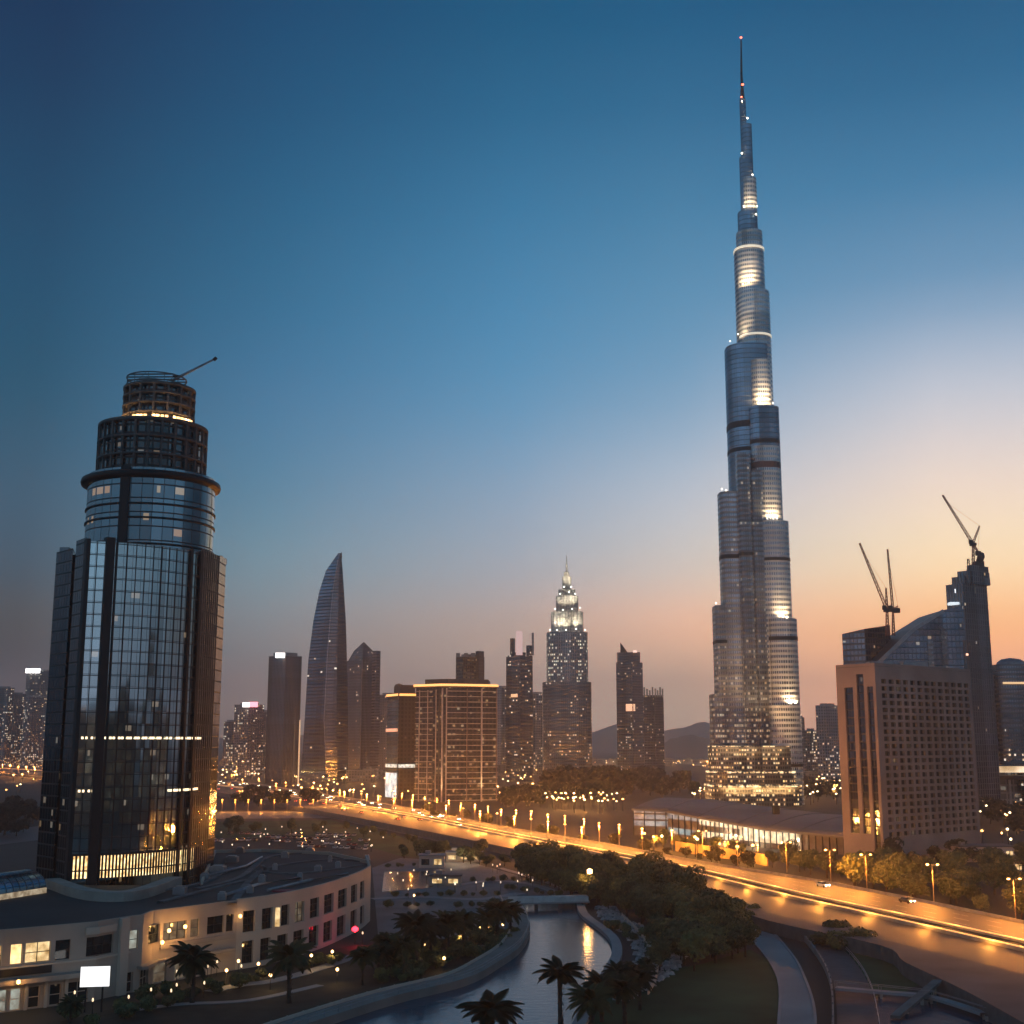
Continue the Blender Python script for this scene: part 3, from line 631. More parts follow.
for i in range(len(wp.p) - 1, len(full) - 1):
    a, b = full[i], full[i + 1]; m.face([(a[0], a[1], 0), (b[0], b[1], 0), (b[0], b[1], HP), (a[0], a[1], HP)])
m.build('wall', POD, pod)
m = MB(); m.face([(x, y, HP - .9) for x, y in full]); 
ROOFP = plain('podium roofing', (.022, .027, .03), .75, var=.5, scale=.06)
rf = m.build('roof', ROOFP, pod)
m = MB()
for i in range(len(full)):
    if i == len(full) - 1: continue
    a, b = full[i], full[i + 1]; d = (V(b) - V(a)).normalized(); n = V((-d.y, d.x)) * .35
    m.bar((a[0] + n.x, a[1] + n.y, HP - .42), (b[0] + n.x, b[1] + n.y, HP - .42), .5, .9)
m.build('parapet', POD, pod)
# pale ridges crossing the roof
m = MB()
for q, w in (([(232, 905), (255, 876), (280, 866), (330, 860), (362, 862)], 1.6), ([(196, 890), (240, 878), (268, 858), (310, 853)], 1.5), ([(255, 872), (300, 874), (362, 866)], 1.2), ([(160, 903), (205, 891), (250, 880)], 1.4), ([(150, 893), (200, 884), (232, 868)], 1.6), ([(262, 866), (267, 873)], 1)):
    ribbon(m, GP(q, HP - .9), -w / 2, w / 2, HP - .9, HP - .55)
m.build('roof_ridge', plain('roof ridge', (.10, .11, .12), .8, var=.4, scale=.2), pod)
c = G(284, 891, HP - .8); MB().prism(circ(c.x, c.y, 2.8, 10, 0, 2.0), HP - .9, HP - .6).build('red_roof_patch', plain('red sheet', (.30, .02, .03), .6), pod)
for px, py, s in ((232, 862, 1.6), (180, 894, 1.3), (218, 872, 1.8), (310, 853.5, 1.2), (205, 880, 1.0), (262, 882, .8), (300, 880, .6), (318, 872, .9), (250, 893, .7), (338, 868, .7), (285, 858, 1.0), (222, 900, .8), (240, 853, 1.1), (330, 862, .5), (275, 870, .6)):
    c = G(px, py, HP - .9); q = MB().box(c.x - s, c.x + s, c.y - s, c.y + s, HP - .9, HP + .5); q.box(c.x - s * .7, c.x + s * .7, c.y - s * .7, c.y + s * .7, HP + .5, HP + .8); q.build('roof_unit', STEEL, pod)
for pts in ([(222, 896), (258, 884), (300, 878)], [(268, 890), (310, 880), (348, 874)], [(205, 876), (246, 866), (262, 857)]):
    MB().tube([G(*q, HP - .4) for q in pts], .35, 6).build('duct', STEEL, pod)
for i, h in enumerate(holes):
    window(wp, h, .7, 1, 2 if i < 9 else 2, DARK, PANE_D if i in (3,) else GLASSD, pod)
# narrow lit window by the third opening
uu = u_of(275); q = wp.at(uu); n = wp.nrm(uu); window(Path([q + n * .06 - V((.9, 0)), q + n * .06 + V((.9, .3))]), (0, 1.8, 7.2, 11), .1, 0, 1, POD, PANE_W, pod)
uu = u_of(238); q = wp.at(uu); wall_lamp(pod, q.x, q.y, 10.4, wp.nrm(uu), 90)
# straight centre block and left wing
PODL = plain('wing render', (.37, .31, .265), .8, var=.16, scale=.12)
pw = thing('podium_wing', (*GG(100, 1004), 0), 'pale two-storey wing with lit windows and blue vaulted skylight, left of curved block', 'building')
lp = Path([GG(-60, 1019), GG(0, 1013), GG(94, 1001), GG(97, 1000), GG(128, 993), GG(140, 991), GG(150, 985), GG(212, 974), GG(216, 973), GG(235, 970)])
def u_l(px, z=8):
    best = min(range(0, 900), key=lambda k: abs(512 + F * (lambda p: p.x / (p.y * cos(PITCH) + (z - H) * sin(PITCH)))(lp.at(lp.L * k / 899)) - px)); return lp.L * best / 899
upw = [(-22, -12), (-10, 1), (10, 22), (25, 50), (55, 70), (86, 113), (129, 138), (148, 160), (163, 186), (190, 199), (207, 224), (226, 233)]
low = [(-20, -4), (1, 9), (13, 23), (31, 42), (52, 63), (70, 90), (121, 135), (141, 150), (155, 168), (176, 190), (196, 206)]
hl = [(u_l(a), u_l(b), 7.6, 10.9) for a, b in upw] + [(u_l(a), u_l(b), .15, 3.6) for a, b in low]
m = MB(); wall(m, lp, 0, HP - .2, hl, .6)
lend = [GG(236, 958), (P(232, 905, 276).x, 276), (P(196, 884, 296).x, 300), (P(30, 884, 300).x, 300), (P(-40, 890, 290).x, 290), GG(-70, 1010)]
lf = [tuple(p) for p in lp.p] + lend
m.build('wall', PODL, pw)
MB().prism([(x, y) for x, y in lf[:1] + lf[-5:] ], 12.2, 12.4, 0, 0).face([(x, y, HP - 1.0) for x, y in lf]) if 0 else None
m = MB(); m.face([(x, y, HP - 1.0) for x, y in lf]); m.build('roof', ROOFP, pw)
m = MB()
for a, b in zip(lf[:len(lp.p)], lf[1:len(lp.p)]): d = (V(b) - V(a)).normalized(); n = V((-d.y, d.x)) * .3; m.bar((a[0] + n.x, a[1] + n.y, HP - .6), (b[0] + n.x, b[1] + n.y, HP - .6), .5, .8)
m.build('parapet', PODL, pw)
cols = [PANE_W, PANE_W, PANE_B, PANE_W, GLASSD, GLASSD, PANE_C, GLASSD, PANE_D, PANE_D, GLASSD, GLASSD, PANE_C, PANE_C, PANE_C, GLASSD, GLASSD, GLASSD, GLASSD, GLASSD, PANE_D, PANE_D, GLASSD]
for i, h in enumerate(hl):
    wd = h[1] - h[0]; window(lp, h, .6, max(0, int(wd / 1.5) - 1) if i != 2 else 0, 1 if i != 2 else 0, DARK if i < 12 else PALE, cols[i % len(cols)], pw, .12)
# canopy band, sloping joint panels, piers
def band(u0, u1, z0, z1, out, mat, name):
    m = MB(); us = [u0] + [c for c in lp.c if u0 < c < u1] + [u1]; pin = [lp.at(u) for u in us]; po = [lp.at(u) + lp.nrm(u) * out for u in us]
    m.prism([tuple(p) for p in po] + [tuple(p) for p in reversed(pin)], z0, z1, bot=True); m.build(name, mat, pw)
band(u_l(-30), u_l(92), 4.6, 5.4, 2.2, PODT, 'canopy'); band(u_l(-30), u_l(52), 5.7, 7.1, .25, DARK, 'sign_band'); band(u_l(-30), u_l(130), 7.0, 7.3, .3, POD, 'string_course')
band(u_l(138), u_l(232), 3.9, 4.5, 1.6, PODT, 'canopy'); band(u_l(160), u_l(234), 6.2, 7.1, .4, PODT, 'balcony_band'); band(u_l(118), u_l(126), 0, HP - .3, .7, POD, 'pier'); band(u_l(84), u_l(114), 11.4, 12.6, .5, POD, 'lintel')
for a in (26, 46, 66): band(u_l(a), u_l(a + 3), 0, 4.6, .5, POD, 'pier')
for px, z in ((165, 9.6), (181, 9.9), (158.5, 7.6), (14, 5.2)):
    u = u_l(px); q = lp.at(u) + lp.nrm(u) * (2.3 if px == 14 else .5); wall_lamp(pw, q.x, q.y, z, lp.nrm(u), 420)
# vaulted skylight
v0 = G(-30, 905, HP - 1); v1 = G(46, 893, HP - 1)
a = V((v0.x, v0.y)); b = V((v1.x, v1.y)); d = (b - a); Lv = d.length; d.normalize(); nn = V((-d.y, d.x)); m = MB(); R = 5.2
for k in range(14):
    t0, t1 = pi * k / 14, pi * (k + 1) / 14
    f_ = lambda t, e: tuple((a + d * (Lv * e) + nn * (R - R * cos(t)))) + (HP - 1 + 3.6 * sin(t) + 1.2,)
    for i in range(8): m.face([f_(t0, i / 8), f_(t0, (i + 1) / 8), f_(t1, (i + 1) / 8), f_(t1, i / 8)], [(Lv * i / 8, t0 * R), (Lv * (i + 1) / 8, t0 * R), (Lv * (i + 1) / 8, t1 * R), (Lv * i / 8, t1 * R)])
sk = m.build('skylight', facade('skylight glass', 2.0, 1.5, .07, .08, (.18, .30, .38), (.06, .07, .08), lit=0, metal=1, rough=.2, tilt=.02, seed=12), pw)
m = MB(); m.bar((a.x, a.y, HP - .4), (b.x, b.y, HP - .4), .3, 1.1); m.build('skylight_side', lit_glass('skylight side', .55, (1, .7, .4), (1, .85, .6)), sk)
m = MB(); e = [tuple(b + nn * (R - R * cos(pi * k / 14))) + (HP + .2 + 3.6 * sin(pi * k / 14),) for k in range(15)]; m.face([(b.x, b.y, HP - 1)] + e + [tuple(b + nn * 2 * R) + (HP - 1,)]); m.build('skylight_gable', lit_glass('skylight gable', .3, (1, .7, .4), (1, .85, .6)), sk)
# terrace link on the roof between tower and wings
m = MB(); ribbon(m, GP([(52, 887), (80, 897), (110, 901), (140, 898), (175, 885)], HP - 1), -1.6, 1.6, HP - 1.0, HP + .9); m.build('roof_wall', PODT, pw)
# billboard
c = G(95, 1002); t = thing('billboard', (c.x, c.y - 9, 0), 'blank glowing white billboard on two posts in front of the pale wing', 'billboard')
yb = c.y - 9; q0 = P(81, 968, yb); q1 = P(109, 963, yb); zb_, zt_ = Z(987, yb), Z(967, yb)
MB().bar((q0.x, yb, (zb_ + zt_) / 2), (q1.x, yb + .8, (zb_ + zt_) / 2), .3, zt_ - zb_).build('lit_panel', glow('billboard white', (1, .98, .94), 1.3), t)
for s in (.2, .8): x = q0.x + (q1.x - q0.x) * s; MB().bar((x, yb + .35, 0), (x, yb + .35, zb_), .25, .25).build('post', DARK, t)
# ================================================================== brown building with square windows
BR = plain('brown stone', (.265, .22, .205), .85, var=.28, scale=.05)
bb = thing('brown_office_block', (X(886, 497, 860), 497, 0), 'brown stone office slab with a grid of small square windows and three dark strips', 'building')
C_ = V((X(884, 497, 850), 497)); R_ = V((X(981, 542, 840), 542)); L_ = V((X(844, 513, 850), 513)); K_ = L_ + R_ - C_; HB = Z(663, 497)
bp_ = Path([C_, R_]); nx, nz_ = 13, 22; mu = .045 * bp_.L; cw = (bp_.L - mu - .02 * bp_.L) / nx; z0b = 8.5; chh = (HB - 5.5 - z0b) / nz_
bh = [(mu + cw * i + cw * .17, mu + cw * i + cw * .83, z0b + chh * j + chh * .18, z0b + chh * j + chh * .82) for i in range(nx) for j in range(nz_)]
m = MB(); wall(m, bp_, 0, HB, bh, 1.1)
lpth = Path([L_, C_]); strips = [(lpth.L * a, lpth.L * b, c, d) for a, b, c, d in ((.20, .42, 10, HB - 9), (.52, .70, 10, HB - 4), (.78, .93, 2.5, HB - 9))]
wall(m, lpth, 0, HB, strips, .8)
for a, b in ((R_, K_), (K_, L_)): m.face([(a.x, a.y, 0), (b.x, b.y, 0), (b.x, b.y, HB), (a.x, a.y, HB)])
m.build('wall', BR, bb)
MB().prism([tuple(p) for p in (C_, R_, K_, L_)], HB - 1.2, HB - 1.0).build('roof', ROOFG, bb)
m = MB()
for a, b in ((L_, C_), (C_, R_), (R_, K_), (K_, L_)): d = (b - a).normalized(); n = V((-d.y, d.x)) * .31; m.bar((a.x + n.x, a.y + n.y, HB - .4), (b.x + n.x, b.y + n.y, HB - .4), .6, 1.0)
m.build('parapet', BR, bb)
bh.sort(key=lambda h: h[0] * 1.0 - h[2] * .001)
rest = MB(); BF = plain('brown frame', (.03, .022, .02), .5); PB = [plain('brown pane', (.008, .008, .009), .35, spec=.15), plain('brown blind', (.06, .045, .04), .6), PANE_D]
def bpane(i): return PANE_D if random.random() < .03 else (PB[1] if random.random() < .15 else PB[0])
for i, h in enumerate(bh):
    if i < 100: window(bp_, h, 1.1, 1, 0, BF, bpane(i), bb, .18)
    else:
        n = bp_.nrm(h[0]) * -1.0; p = bp_.at(h[0]) + n; q = bp_.at(h[1]) + n; k = 1 if random.random() < .15 else 0
        rest.face([(p.x, p.y, h[2]), (q.x, q.y, h[2]), (q.x, q.y, h[3]), (p.x, p.y, h[3])], None, k); r_ = p.lerp(q, .5) - n * .1; rest.bar((r_.x, r_.y, h[2]), (r_.x, r_.y, h[3]), .18, .1, 2, up=(n.x, n.y, 0))
tag(rest.build('windows', [PB[0], PB[1], BF], bb), kind='stuff')
SG = facade('strip glass', 1.3, 3.2, .06, .12, (.10, .13, .16), (.01, .012, .014), lit=.03, st=.8, metal=1, rough=.08, seed=21)
for h in strips:
    n = lpth.nrm(1) * -.75; p = lpth.at(h[0]) + n; q = lpth.at(h[1]) + n; MB().face([(p.x, p.y, h[2]), (q.x, q.y, h[2]), (q.x, q.y, h[3]), (p.x, p.y, h[3])], [(h[0], h[2]), (h[1], h[2]), (h[1], h[3]), (h[0], h[3])])
    m = MB(); m.face([(p.x, p.y, h[2]), (q.x, q.y, h[2]), (q.x, q.y, h[3]), (p.x, p.y, h[3])], [(0, h[2]), (h[1] - h[0], h[2]), (h[1] - h[0], h[3]), (0, h[3])]); m.build('glass_strip', SG, bb)
for s, hh in ((.25, 2.2), (.6, 3.0)):
    c = C_.lerp(R_, s).lerp(L_.lerp(K_, s), .5); q = MB().box(c.x - 5, c.x + 5, c.y - 3, c.y + 3, HB - 1, HB + hh - .5); q.build('roof_plant', STEEL, bb)
# ================================================================== tallest stepped tower
BD = 968.0
bt = thing('stepped_spire_tower', (X(757, BD, 795), BD, 0), 'tallest tower, silver stepped tubes narrowing to a thin dark spire', 'skyscraper')
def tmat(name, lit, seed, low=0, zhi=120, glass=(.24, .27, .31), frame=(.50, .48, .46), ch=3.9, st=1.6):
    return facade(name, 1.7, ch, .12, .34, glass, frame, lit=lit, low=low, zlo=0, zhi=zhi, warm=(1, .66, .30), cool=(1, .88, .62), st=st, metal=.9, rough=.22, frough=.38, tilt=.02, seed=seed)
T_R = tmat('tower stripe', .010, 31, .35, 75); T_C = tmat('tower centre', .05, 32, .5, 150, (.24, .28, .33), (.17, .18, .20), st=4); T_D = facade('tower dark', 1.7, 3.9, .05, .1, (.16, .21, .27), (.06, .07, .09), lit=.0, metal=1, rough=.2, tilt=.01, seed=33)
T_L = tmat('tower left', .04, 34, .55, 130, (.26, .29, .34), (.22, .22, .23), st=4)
bands = []
def tier(xl, xr, yt, dy, mat, rnd=.48, dep=1.25, name='tier', slope=0):
    wm_ = (xr - xl) * BD / F * dep * .45; a = P(xl, yt, BD + dy + wm_).x; b = P(xr, yt, BD + dy + wm_).x; w = b - a; r = w * rnd; z = Z(yt, BD + dy); pl = rrect(a, b, BD + dy, BD + dy + w * dep, r, 8)
    MB().prism(pl, 0, [z + slope * (p[0] - a) / w for p in pl] if slope else z, 0, 1, sm=False).build(name, [mat, ROOFG], bt); return a, b, BD + dy, w, z, pl
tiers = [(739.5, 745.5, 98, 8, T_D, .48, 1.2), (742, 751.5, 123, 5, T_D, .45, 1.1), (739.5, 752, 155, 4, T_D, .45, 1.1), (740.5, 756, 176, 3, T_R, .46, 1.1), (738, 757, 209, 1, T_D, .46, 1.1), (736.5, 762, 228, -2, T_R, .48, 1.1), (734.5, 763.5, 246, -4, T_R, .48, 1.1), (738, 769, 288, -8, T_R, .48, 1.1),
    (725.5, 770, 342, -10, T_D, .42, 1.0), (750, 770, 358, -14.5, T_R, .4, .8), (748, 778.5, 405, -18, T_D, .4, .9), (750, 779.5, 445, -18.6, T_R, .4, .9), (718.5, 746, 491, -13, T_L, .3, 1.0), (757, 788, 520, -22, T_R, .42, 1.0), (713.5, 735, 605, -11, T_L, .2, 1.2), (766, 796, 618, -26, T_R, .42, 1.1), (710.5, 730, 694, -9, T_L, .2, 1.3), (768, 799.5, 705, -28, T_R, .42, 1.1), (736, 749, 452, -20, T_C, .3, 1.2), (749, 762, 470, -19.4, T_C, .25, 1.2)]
inf = [tier(*t) for t in tiers]
# dark service floors standing slightly proud
def belt(i, y0, y1, mat=DARK, name='service_floor', out=.25):
    a, b, y, w, zt, pl = inf[i]; zz0, zz1 = Z(y1, y), Z(y0, y); cx = (a + b) / 2; cyy = sum(p[1] for p in pl) / len(pl)
    q = [(cx + (p[0] - cx) * (1 + 2 * out / w), cyy + (p[1] - cyy) * (1 + 2 * out / w)) for p in pl]; MB().prism(q, zz0, zz1, bot=True).build(name, mat, bt)
belt(8, 420, 426); belt(8, 446, 450); belt(11, 438, 442); belt(11, 461, 467, plain('rust louvre', (.12, .06, .05), .7)); belt(13, 557, 560); belt(12, 554, 558); belt(15, 636, 640); belt(14, 640, 643); belt(18, 552, 555, DARK); belt(17, 764, 767)
LB = glow('setback strip', (1, .86, .62), .75)
belt(6, 244.5, 246.5, LB, 'light_ring', .35); belt(8, 331.5, 335, LB, 'light_ring', .3) if 0 else None; belt(7, 332, 334, LB, 'light_ring', .4)
# setback floodlights: lamp body on each step and the light it throws up the wall
FL = glow('flood glow', (1, .86, .62), 12)
def flood(px, py, dy, e=9000, size=.8, aim=(0, .62, 1), name='floodlight'):
    e *= 1.2 if py < 500 else .7; size *= .5; p = P(px, py + 1.2, BD + dy); MB().lathe(p.x, p.y, [(0, p.z - .5), (size, p.z - .4), (size, p.z + .4), (0, p.z + .6)], 8).build(name, FL, bt)
    lamp('SPOT', 'flood_beam', (p.x, p.y - 1.6, p.z + .5), e, (1, .72, .40), bt, .5, aim, 2.5, .8)
for q in ((742, 100, 6, 3000, .9), (747.5, 117, 3, 7000, 1.0), (742, 152, 1, 9000, 1.2), (752.5, 173.5, 3, 5000, .9), (744, 205, -1.5, 16000, 1.2), (756, 213, 0, 7000, 1.0), (749, 281, -9.5, 26000, .5), (743, 283, -9, 16000, .5), (738, 333, -10, 16000, .5), (758, 402, -19, 26000, .6), (766, 402, -19, 22000, .6), (773, 402, -17, 9000, .5), (770, 516, -23, 24000, .6), (777, 517, -23, 22000, .9), (783, 615, -27, 26000, .9), (787, 616, -26, 16000, 1.3), (791, 702, -28, 26000, .8), (795, 703, -24, 14000, .6), (722, 488, -10, 6000, .6), (726, 489, -9, 6000, .6), (716, 602, -11, 5000, .6)): flood(*q)
for q in ((730, 340, -11, 5000, .3), (757, 205, -1, 5000, .5)): flood(*q)
zt = [Z(y, BD + 12) for y in (98, 90, 88, 40)]; xs = [P(x, y, BD + 12).x for x, y in ((742.5, 98), (742.2, 88), (741, 38))]
sp = MB(); sp.tube([(xs[0], BD + 12, zt[0] - 2), (xs[0] - .1, BD + 12, zt[1])], [1.9, 1.5], 10); sp.tube([(xs[1], BD + 12, zt[1]), (xs[1] - .25, BD + 12, zt[2] + 12)], [1.3, 1.0], 8); sp.tube([(xs[1] - .25, BD + 12, zt[2] + 12), (xs[2], BD + 12, zt[3])], [1.0, .55], 8); sp.build('spire', DARK, bt)
RED = glow('red beacon', (1, .12, .05), 6)
for px, py, s in ((741, 37.5, .9), (742.6, 84.5, 1.0), (741.5, 97, .8)):
    p = P(px, py, BD + 10.5); MB().lathe(p.x, p.y, [(0, p.z - s), (s, p.z - s * .4), (s, p.z + s * .4), (0, p.z + s)], 8).build('beacon', RED, bt)
# podium of the tower: stacked glowing terraces
for i, (xl, xr, y0, y1, dy, lit_) in enumerate(((712, 797, 746, 772, -34, .55), (713, 800, 772, 790, -48, .7), (714, 806, 786, 801, -60, .55))):
    a, b = X(xl, BD + dy, y1), X(xr, BD + dy, y1); pl = rrect(a, b, BD + dy, BD - 4, 14, 6)
    fm = facade('terrace facade %d' % i, 1.9, 3.1, .16, .3, (.10, .10, .10), (.16, .14, .12), lit=lit_ * .3, low=lit_ * .8, zlo=-30, zhi=75, warm=(1, .58, .20), cool=(1, .80, .46), st=10, metal=.6, seed=60 + i)
    MB().prism(pl, 0, Z(y0, BD + dy), 0, 1).build('terrace', [fm, ROOFG], bt)
    zz = Z(y0, BD + dy); TSM = lit_glass('terrace strip %d' % i, 2.2, (1, .60, .24), (1, .84, .52), .22)
    for p, q in zip(pl, pl[1:] + pl[:1]):
        n_ = max(1, int((V(q) - V(p)).length / 4.2))
        for k in range(n_):
            if min(p[1], q[1]) < BD and random.random() < (.72 if i else .3):
                a_, b_ = V(p).lerp(V(q), k / n_), V(p).lerp(V(q), (k + random.uniform(.5, .95)) / n_); MB().bar((a_.x, a_.y - .2, zz - .3), (b_.x, b_.y - .2, zz - .3), .5, random.uniform(.5, 1.5)).build('light_strip', TSM, bt)
for px in range(718, 800, 10): p = P(px, 800, BD - 68); lamp('SPOT', 'base_uplight', (p.x, p.y, 4), 60000, (1, .60, .24), bt, 1.0, (0, .55, 1), 1.3, 1.0)
for px in range(720, 796, 12): p = P(px, 770, BD - 44); lamp('SPOT', 'base_uplight', (p.x, p.y, Z(771, BD - 48) + 1), 22000, (1, .64, .30), bt, 1.0, (0, .4, 1), 1.2, 1.0)
# ================================================================== other towers
GLB = (.22, .33, .42); FRM = (.09, .115, .14)
_n = [0]
def fmat(cw=2.4, ch=3.6, mx=.12, my=.28, glass=GLB, frame=FRM, lit=.06, st=12.0, **k):
    _n[0] += 1; return facade('facade %d' % _n[0], cw, ch, mx, my, glass, frame, lit=lit, st=st, seed=100 + _n[0], **k)
def building(name, label, cat='tower', base=None, group=None): return thing(name, base, label, cat, group)
def cpoly(pl): return (sum(p[0] for p in pl) / len(pl), sum(p[1] for p in pl) / len(pl))
def block(name, label, pl, yt, mat, D, roof=ROOFG, part='shaft', cat='tower', z0=0, crown=True, group=None, t=None):
    z = Z(yt, D)
    if t is None: t = thing(name, (*cpoly(pl), 0), label, cat, group)
    MB().prism(pl, z0, z, 0, 1).build(part, [mat, roof], t)
    if crown:
        q = inset(pl, (V(pl[0]) - V(cpoly(pl))).length * .38); MB().prism(q, z, z + 3.2).build('roof_plant', STEEL, t); r = MB()
        for a, b in zip(pl, pl[1:] + pl[:1]): r.bar((a[0], a[1], z + .4), (b[0], b[1], z + .4), .5, .9)
        r.build('parapet', STEEL, t)
    return t
# fin-shaped tower
D = 1500; base = quadplan(299, 322, 345, D, 14, 20, 770)
t = thing('fin_tower', (*cpoly(base), 0), 'tall curved blue tower tapering to a point like a shark fin', 'tower')
prof = [(770, 298.5, 326, 346.5), (720, 302, 324, 346.5), (660, 306, 327, 345.5), (620, 311.5, 330, 344.5), (590, 318, 333, 343), (570, 325, 336, 342), (553, 338, 339.5, 341)]
sm_ = []
for (a, b) in zip(prof, prof[1:]):
    for k in range(6): f = k / 6; sm_.append(tuple(x + (y - x) * f for x, y in zip(a, b)))
sm_.append(prof[-1]); m = MB()
FM1 = fmat(3, 4, .06, .25, (.12, .20, .28), (.03, .045, .06), .006, metal=1, frough=.4); FM2 = fmat(3, 4, .06, .2, (.20, .20, .22), (.05, .05, .055), .006, metal=1, frough=.4); FM3 = fmat(3, 4, .06, .2, (.15, .18, .22), (.04, .045, .05), .008, metal=1, frough=.4)
def ring4(r):
    y, l, c, rr = r; z = Z(y, D); w = (rr - l) * D / F
    f_ = lambda px: P(px, y, D).x
    return [V((f_(l), D + w * .35, z)), V((f_(c), D, z)), V((f_(c) * .45 + f_(rr) * .55, D + w * .04, z)), V((f_(rr), D + w * .30, z)), V((f_(c), D + w * .8, z))]
R_s = [ring4(r) for r in sm_]; R_s[0] = [V((p.x, p.y, 0)) for p in R_s[0]]
for a, b in zip(R_s, R_s[1:]):
    for k in range(5):
        j = (k + 1) % 5; uv = [(0, a[k].z), ((a[j] - a[k]).length, a[j].z), ((a[j] - a[k]).length, b[j].z), (0, b[k].z)]; m.face([a[k], a[j], b[j], b[k]], uv, [0, 1, 2, 0, 0][k])
m.face(R_s[-1], None, 0); m.build('curved_shaft', [FM1, FM2, FM3], t)
m = MB()
for k in range(0, len(R_s) - 1): m.bar(R_s[k][1] - V((0, .6, 0)), R_s[k + 1][1] - V((0, .6, 0)), 1.0, .6)
m.build('edge_rib', STEEL, t); p = P(341, 553, D); MB().tube([(p.x, D + 3, p.z - 6), (p.x, D + 3, p.z + 1.5)], [1.2, .4], 6).build('tip', DARK, t)
m = MB(); m.prism(inset(base, -6), 0, 9, 0, 0); m.build('base_hall', fmat(3, 4.5, .1, .2, lit=.3, st=2), t)
# dark slab with lit roof corner
D = 1400; pl = quadplan(265, 282, 298.5, D, 16, 18); t = block('dark_slab_tower', 'dark slab tower with white lit roof corner, left of the fin-shaped tower', pl, 656, fmat(2.2, 3.6, .3, .05, (.13, .16, .19), (.06, .065, .075), .006), D)
p = P(280, 655, D - 1); MB().box(p.x - 5, p.x + 5, D - 2, D + 2, p.z - 3, p.z + 2.5).build('roof_light', glow('roof sign light', (1, .95, .9), 2.4), t)
p = P(283, 652, D + 8); MB().prism(inset(pl, 5), Z(656, D), Z(652, D), 0, 0).build('crown', STEEL, t)
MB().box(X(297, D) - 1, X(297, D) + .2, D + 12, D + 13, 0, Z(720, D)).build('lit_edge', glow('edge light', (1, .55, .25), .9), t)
# pointed ridge tower
D = 1600; pl = quadplan(344, 360, 378, D, 20, 20); t = block('pointed_tower', 'grey tower with a pointed gable top, right of the fin-shaped tower', pl, 660, fmat(2.2, 3.6, .25, .12, (.16, .17, .20), (.10, .10, .11), .02), D, crown=False)
z1_, z2_ = Z(660, D), Z(641, D); c = cpoly(pl); m = MB(); ap = [(c[0] * .75 + p[0] * .25, c[1] * .75 + p[1] * .25) for p in pl]; zm = Z(650, D); md = [(c[0] * .42 + p[0] * .58, c[1] * .42 + p[1] * .58) for p in pl]
m.prism(inset(pl, 2), z1_, zm, 0, 0, top=md, cap=False); m.prism(md, zm, z2_, 0, 0, top=[(c[0] * .97 + p[0] * .03, c[1] * .97 + p[1] * .03) for p in pl]); m.build('pointed_crown', fmat(2.2, 3.6, .3, .1, (.2, .18, .19), (.12, .11, .12), .03), t)
MB().bar((X(360, D), D - .8, 0), (X(360, D), D - .8, z1_), 3, 1.2).build('centre_rib', plain('rib', (.16, .15, .15), .6), t)
m = MB().prism(quadplan(370, 374, 378.4, D - 6, 6, 6), 0, Z(651, D)); m.build('side_bay', fmat(2, 3.6, .1, .3, (.16, .14, .15), (.1, .09, .1), .02), t)
# far apartment blocks at left
def far_block(pl_, yt, D, label, lit=.12, roofl=None, name='apartment_block', glass=(.09, .09, .10), frame=(.14, .13, .13), group=None, cat='tower', **kw):
    t = block(name, label, pl_, yt, fmat(3.2, 3.4, .26, .3, glass, frame, lit, 12, **kw), D, cat=cat, group=group)
    if roofl: x0, x1, col, st = roofl; MB().box(X(x0, D, 700), X(x1, D, 700), D - 2, D + 1, Z(yt + 2, D), Z(yt - 2.5, D)).build('roof_light', glow('roof light %s' % str(col), col, st), t)
    return t
far_block(quadplan(-14, 2, 9, 2300, 12, 10), 688, 2300, 'grey apartment tower at the left edge of the picture', .16)
far_block(quadplan(3, 12, 21, 2330, 10, 10), 694, 2330, 'low grey apartment tower, second from the left edge', .2)
far_block(quadplan(20, 34, 47, 2500, 10, 12), 671, 2500, 'tower with a glowing white and red roof sign, left of the round-topped tower', .12, (24, 38, (1, .96, .92), 5))
far_block(quadplan(19, 24, 41, 2280, 6, 14), 697, 2280, 'pale apartment tower under the tower with the white and red roof sign', .22)
t = far_block(quadplan(232, 246, 262, 1750, 12, 12), 705, 1750, 'hazy apartment tower with white and pink roof sign, right of round-topped tower', .22, (243, 250, (1, .92, .86), 4))
MB().box(X(250, 1750, 700), X(258, 1750, 700), 1747, 1750, Z(707, 1750), Z(702, 1750)).build('roof_sign', glow('pink sign', (1, .25, .3), 3), t)
far_block(quadplan(252, 259, 268, 1900, 8, 8), 712, 1900, 'hazy narrow tower between the pink-signed tower and the dark slab', .1)
far_block(quadplan(222, 229, 238, 1900, 8, 8), 722, 1900, 'low hazy block at the foot of the pink-signed tower', .25)
far_block(quadplan(378, 386, 394, 1800, 8, 8), 695, 1800, 'hazy grey block between the pointed tower and the orange-crowned block', .03)
far_block(quadplan(496, 502, 509, 1750, 8, 8), 688, 1750, 'pale hazy tower just right of the orange-crowned block', .1, glass=(.16, .17, .18), frame=(.2, .2, .2))
far_block(quadplan(530, 537, 545, 1800, 8, 8), 694, 1800, 'hazy slab between the notched tower and the white-lit stepped tower', .12)
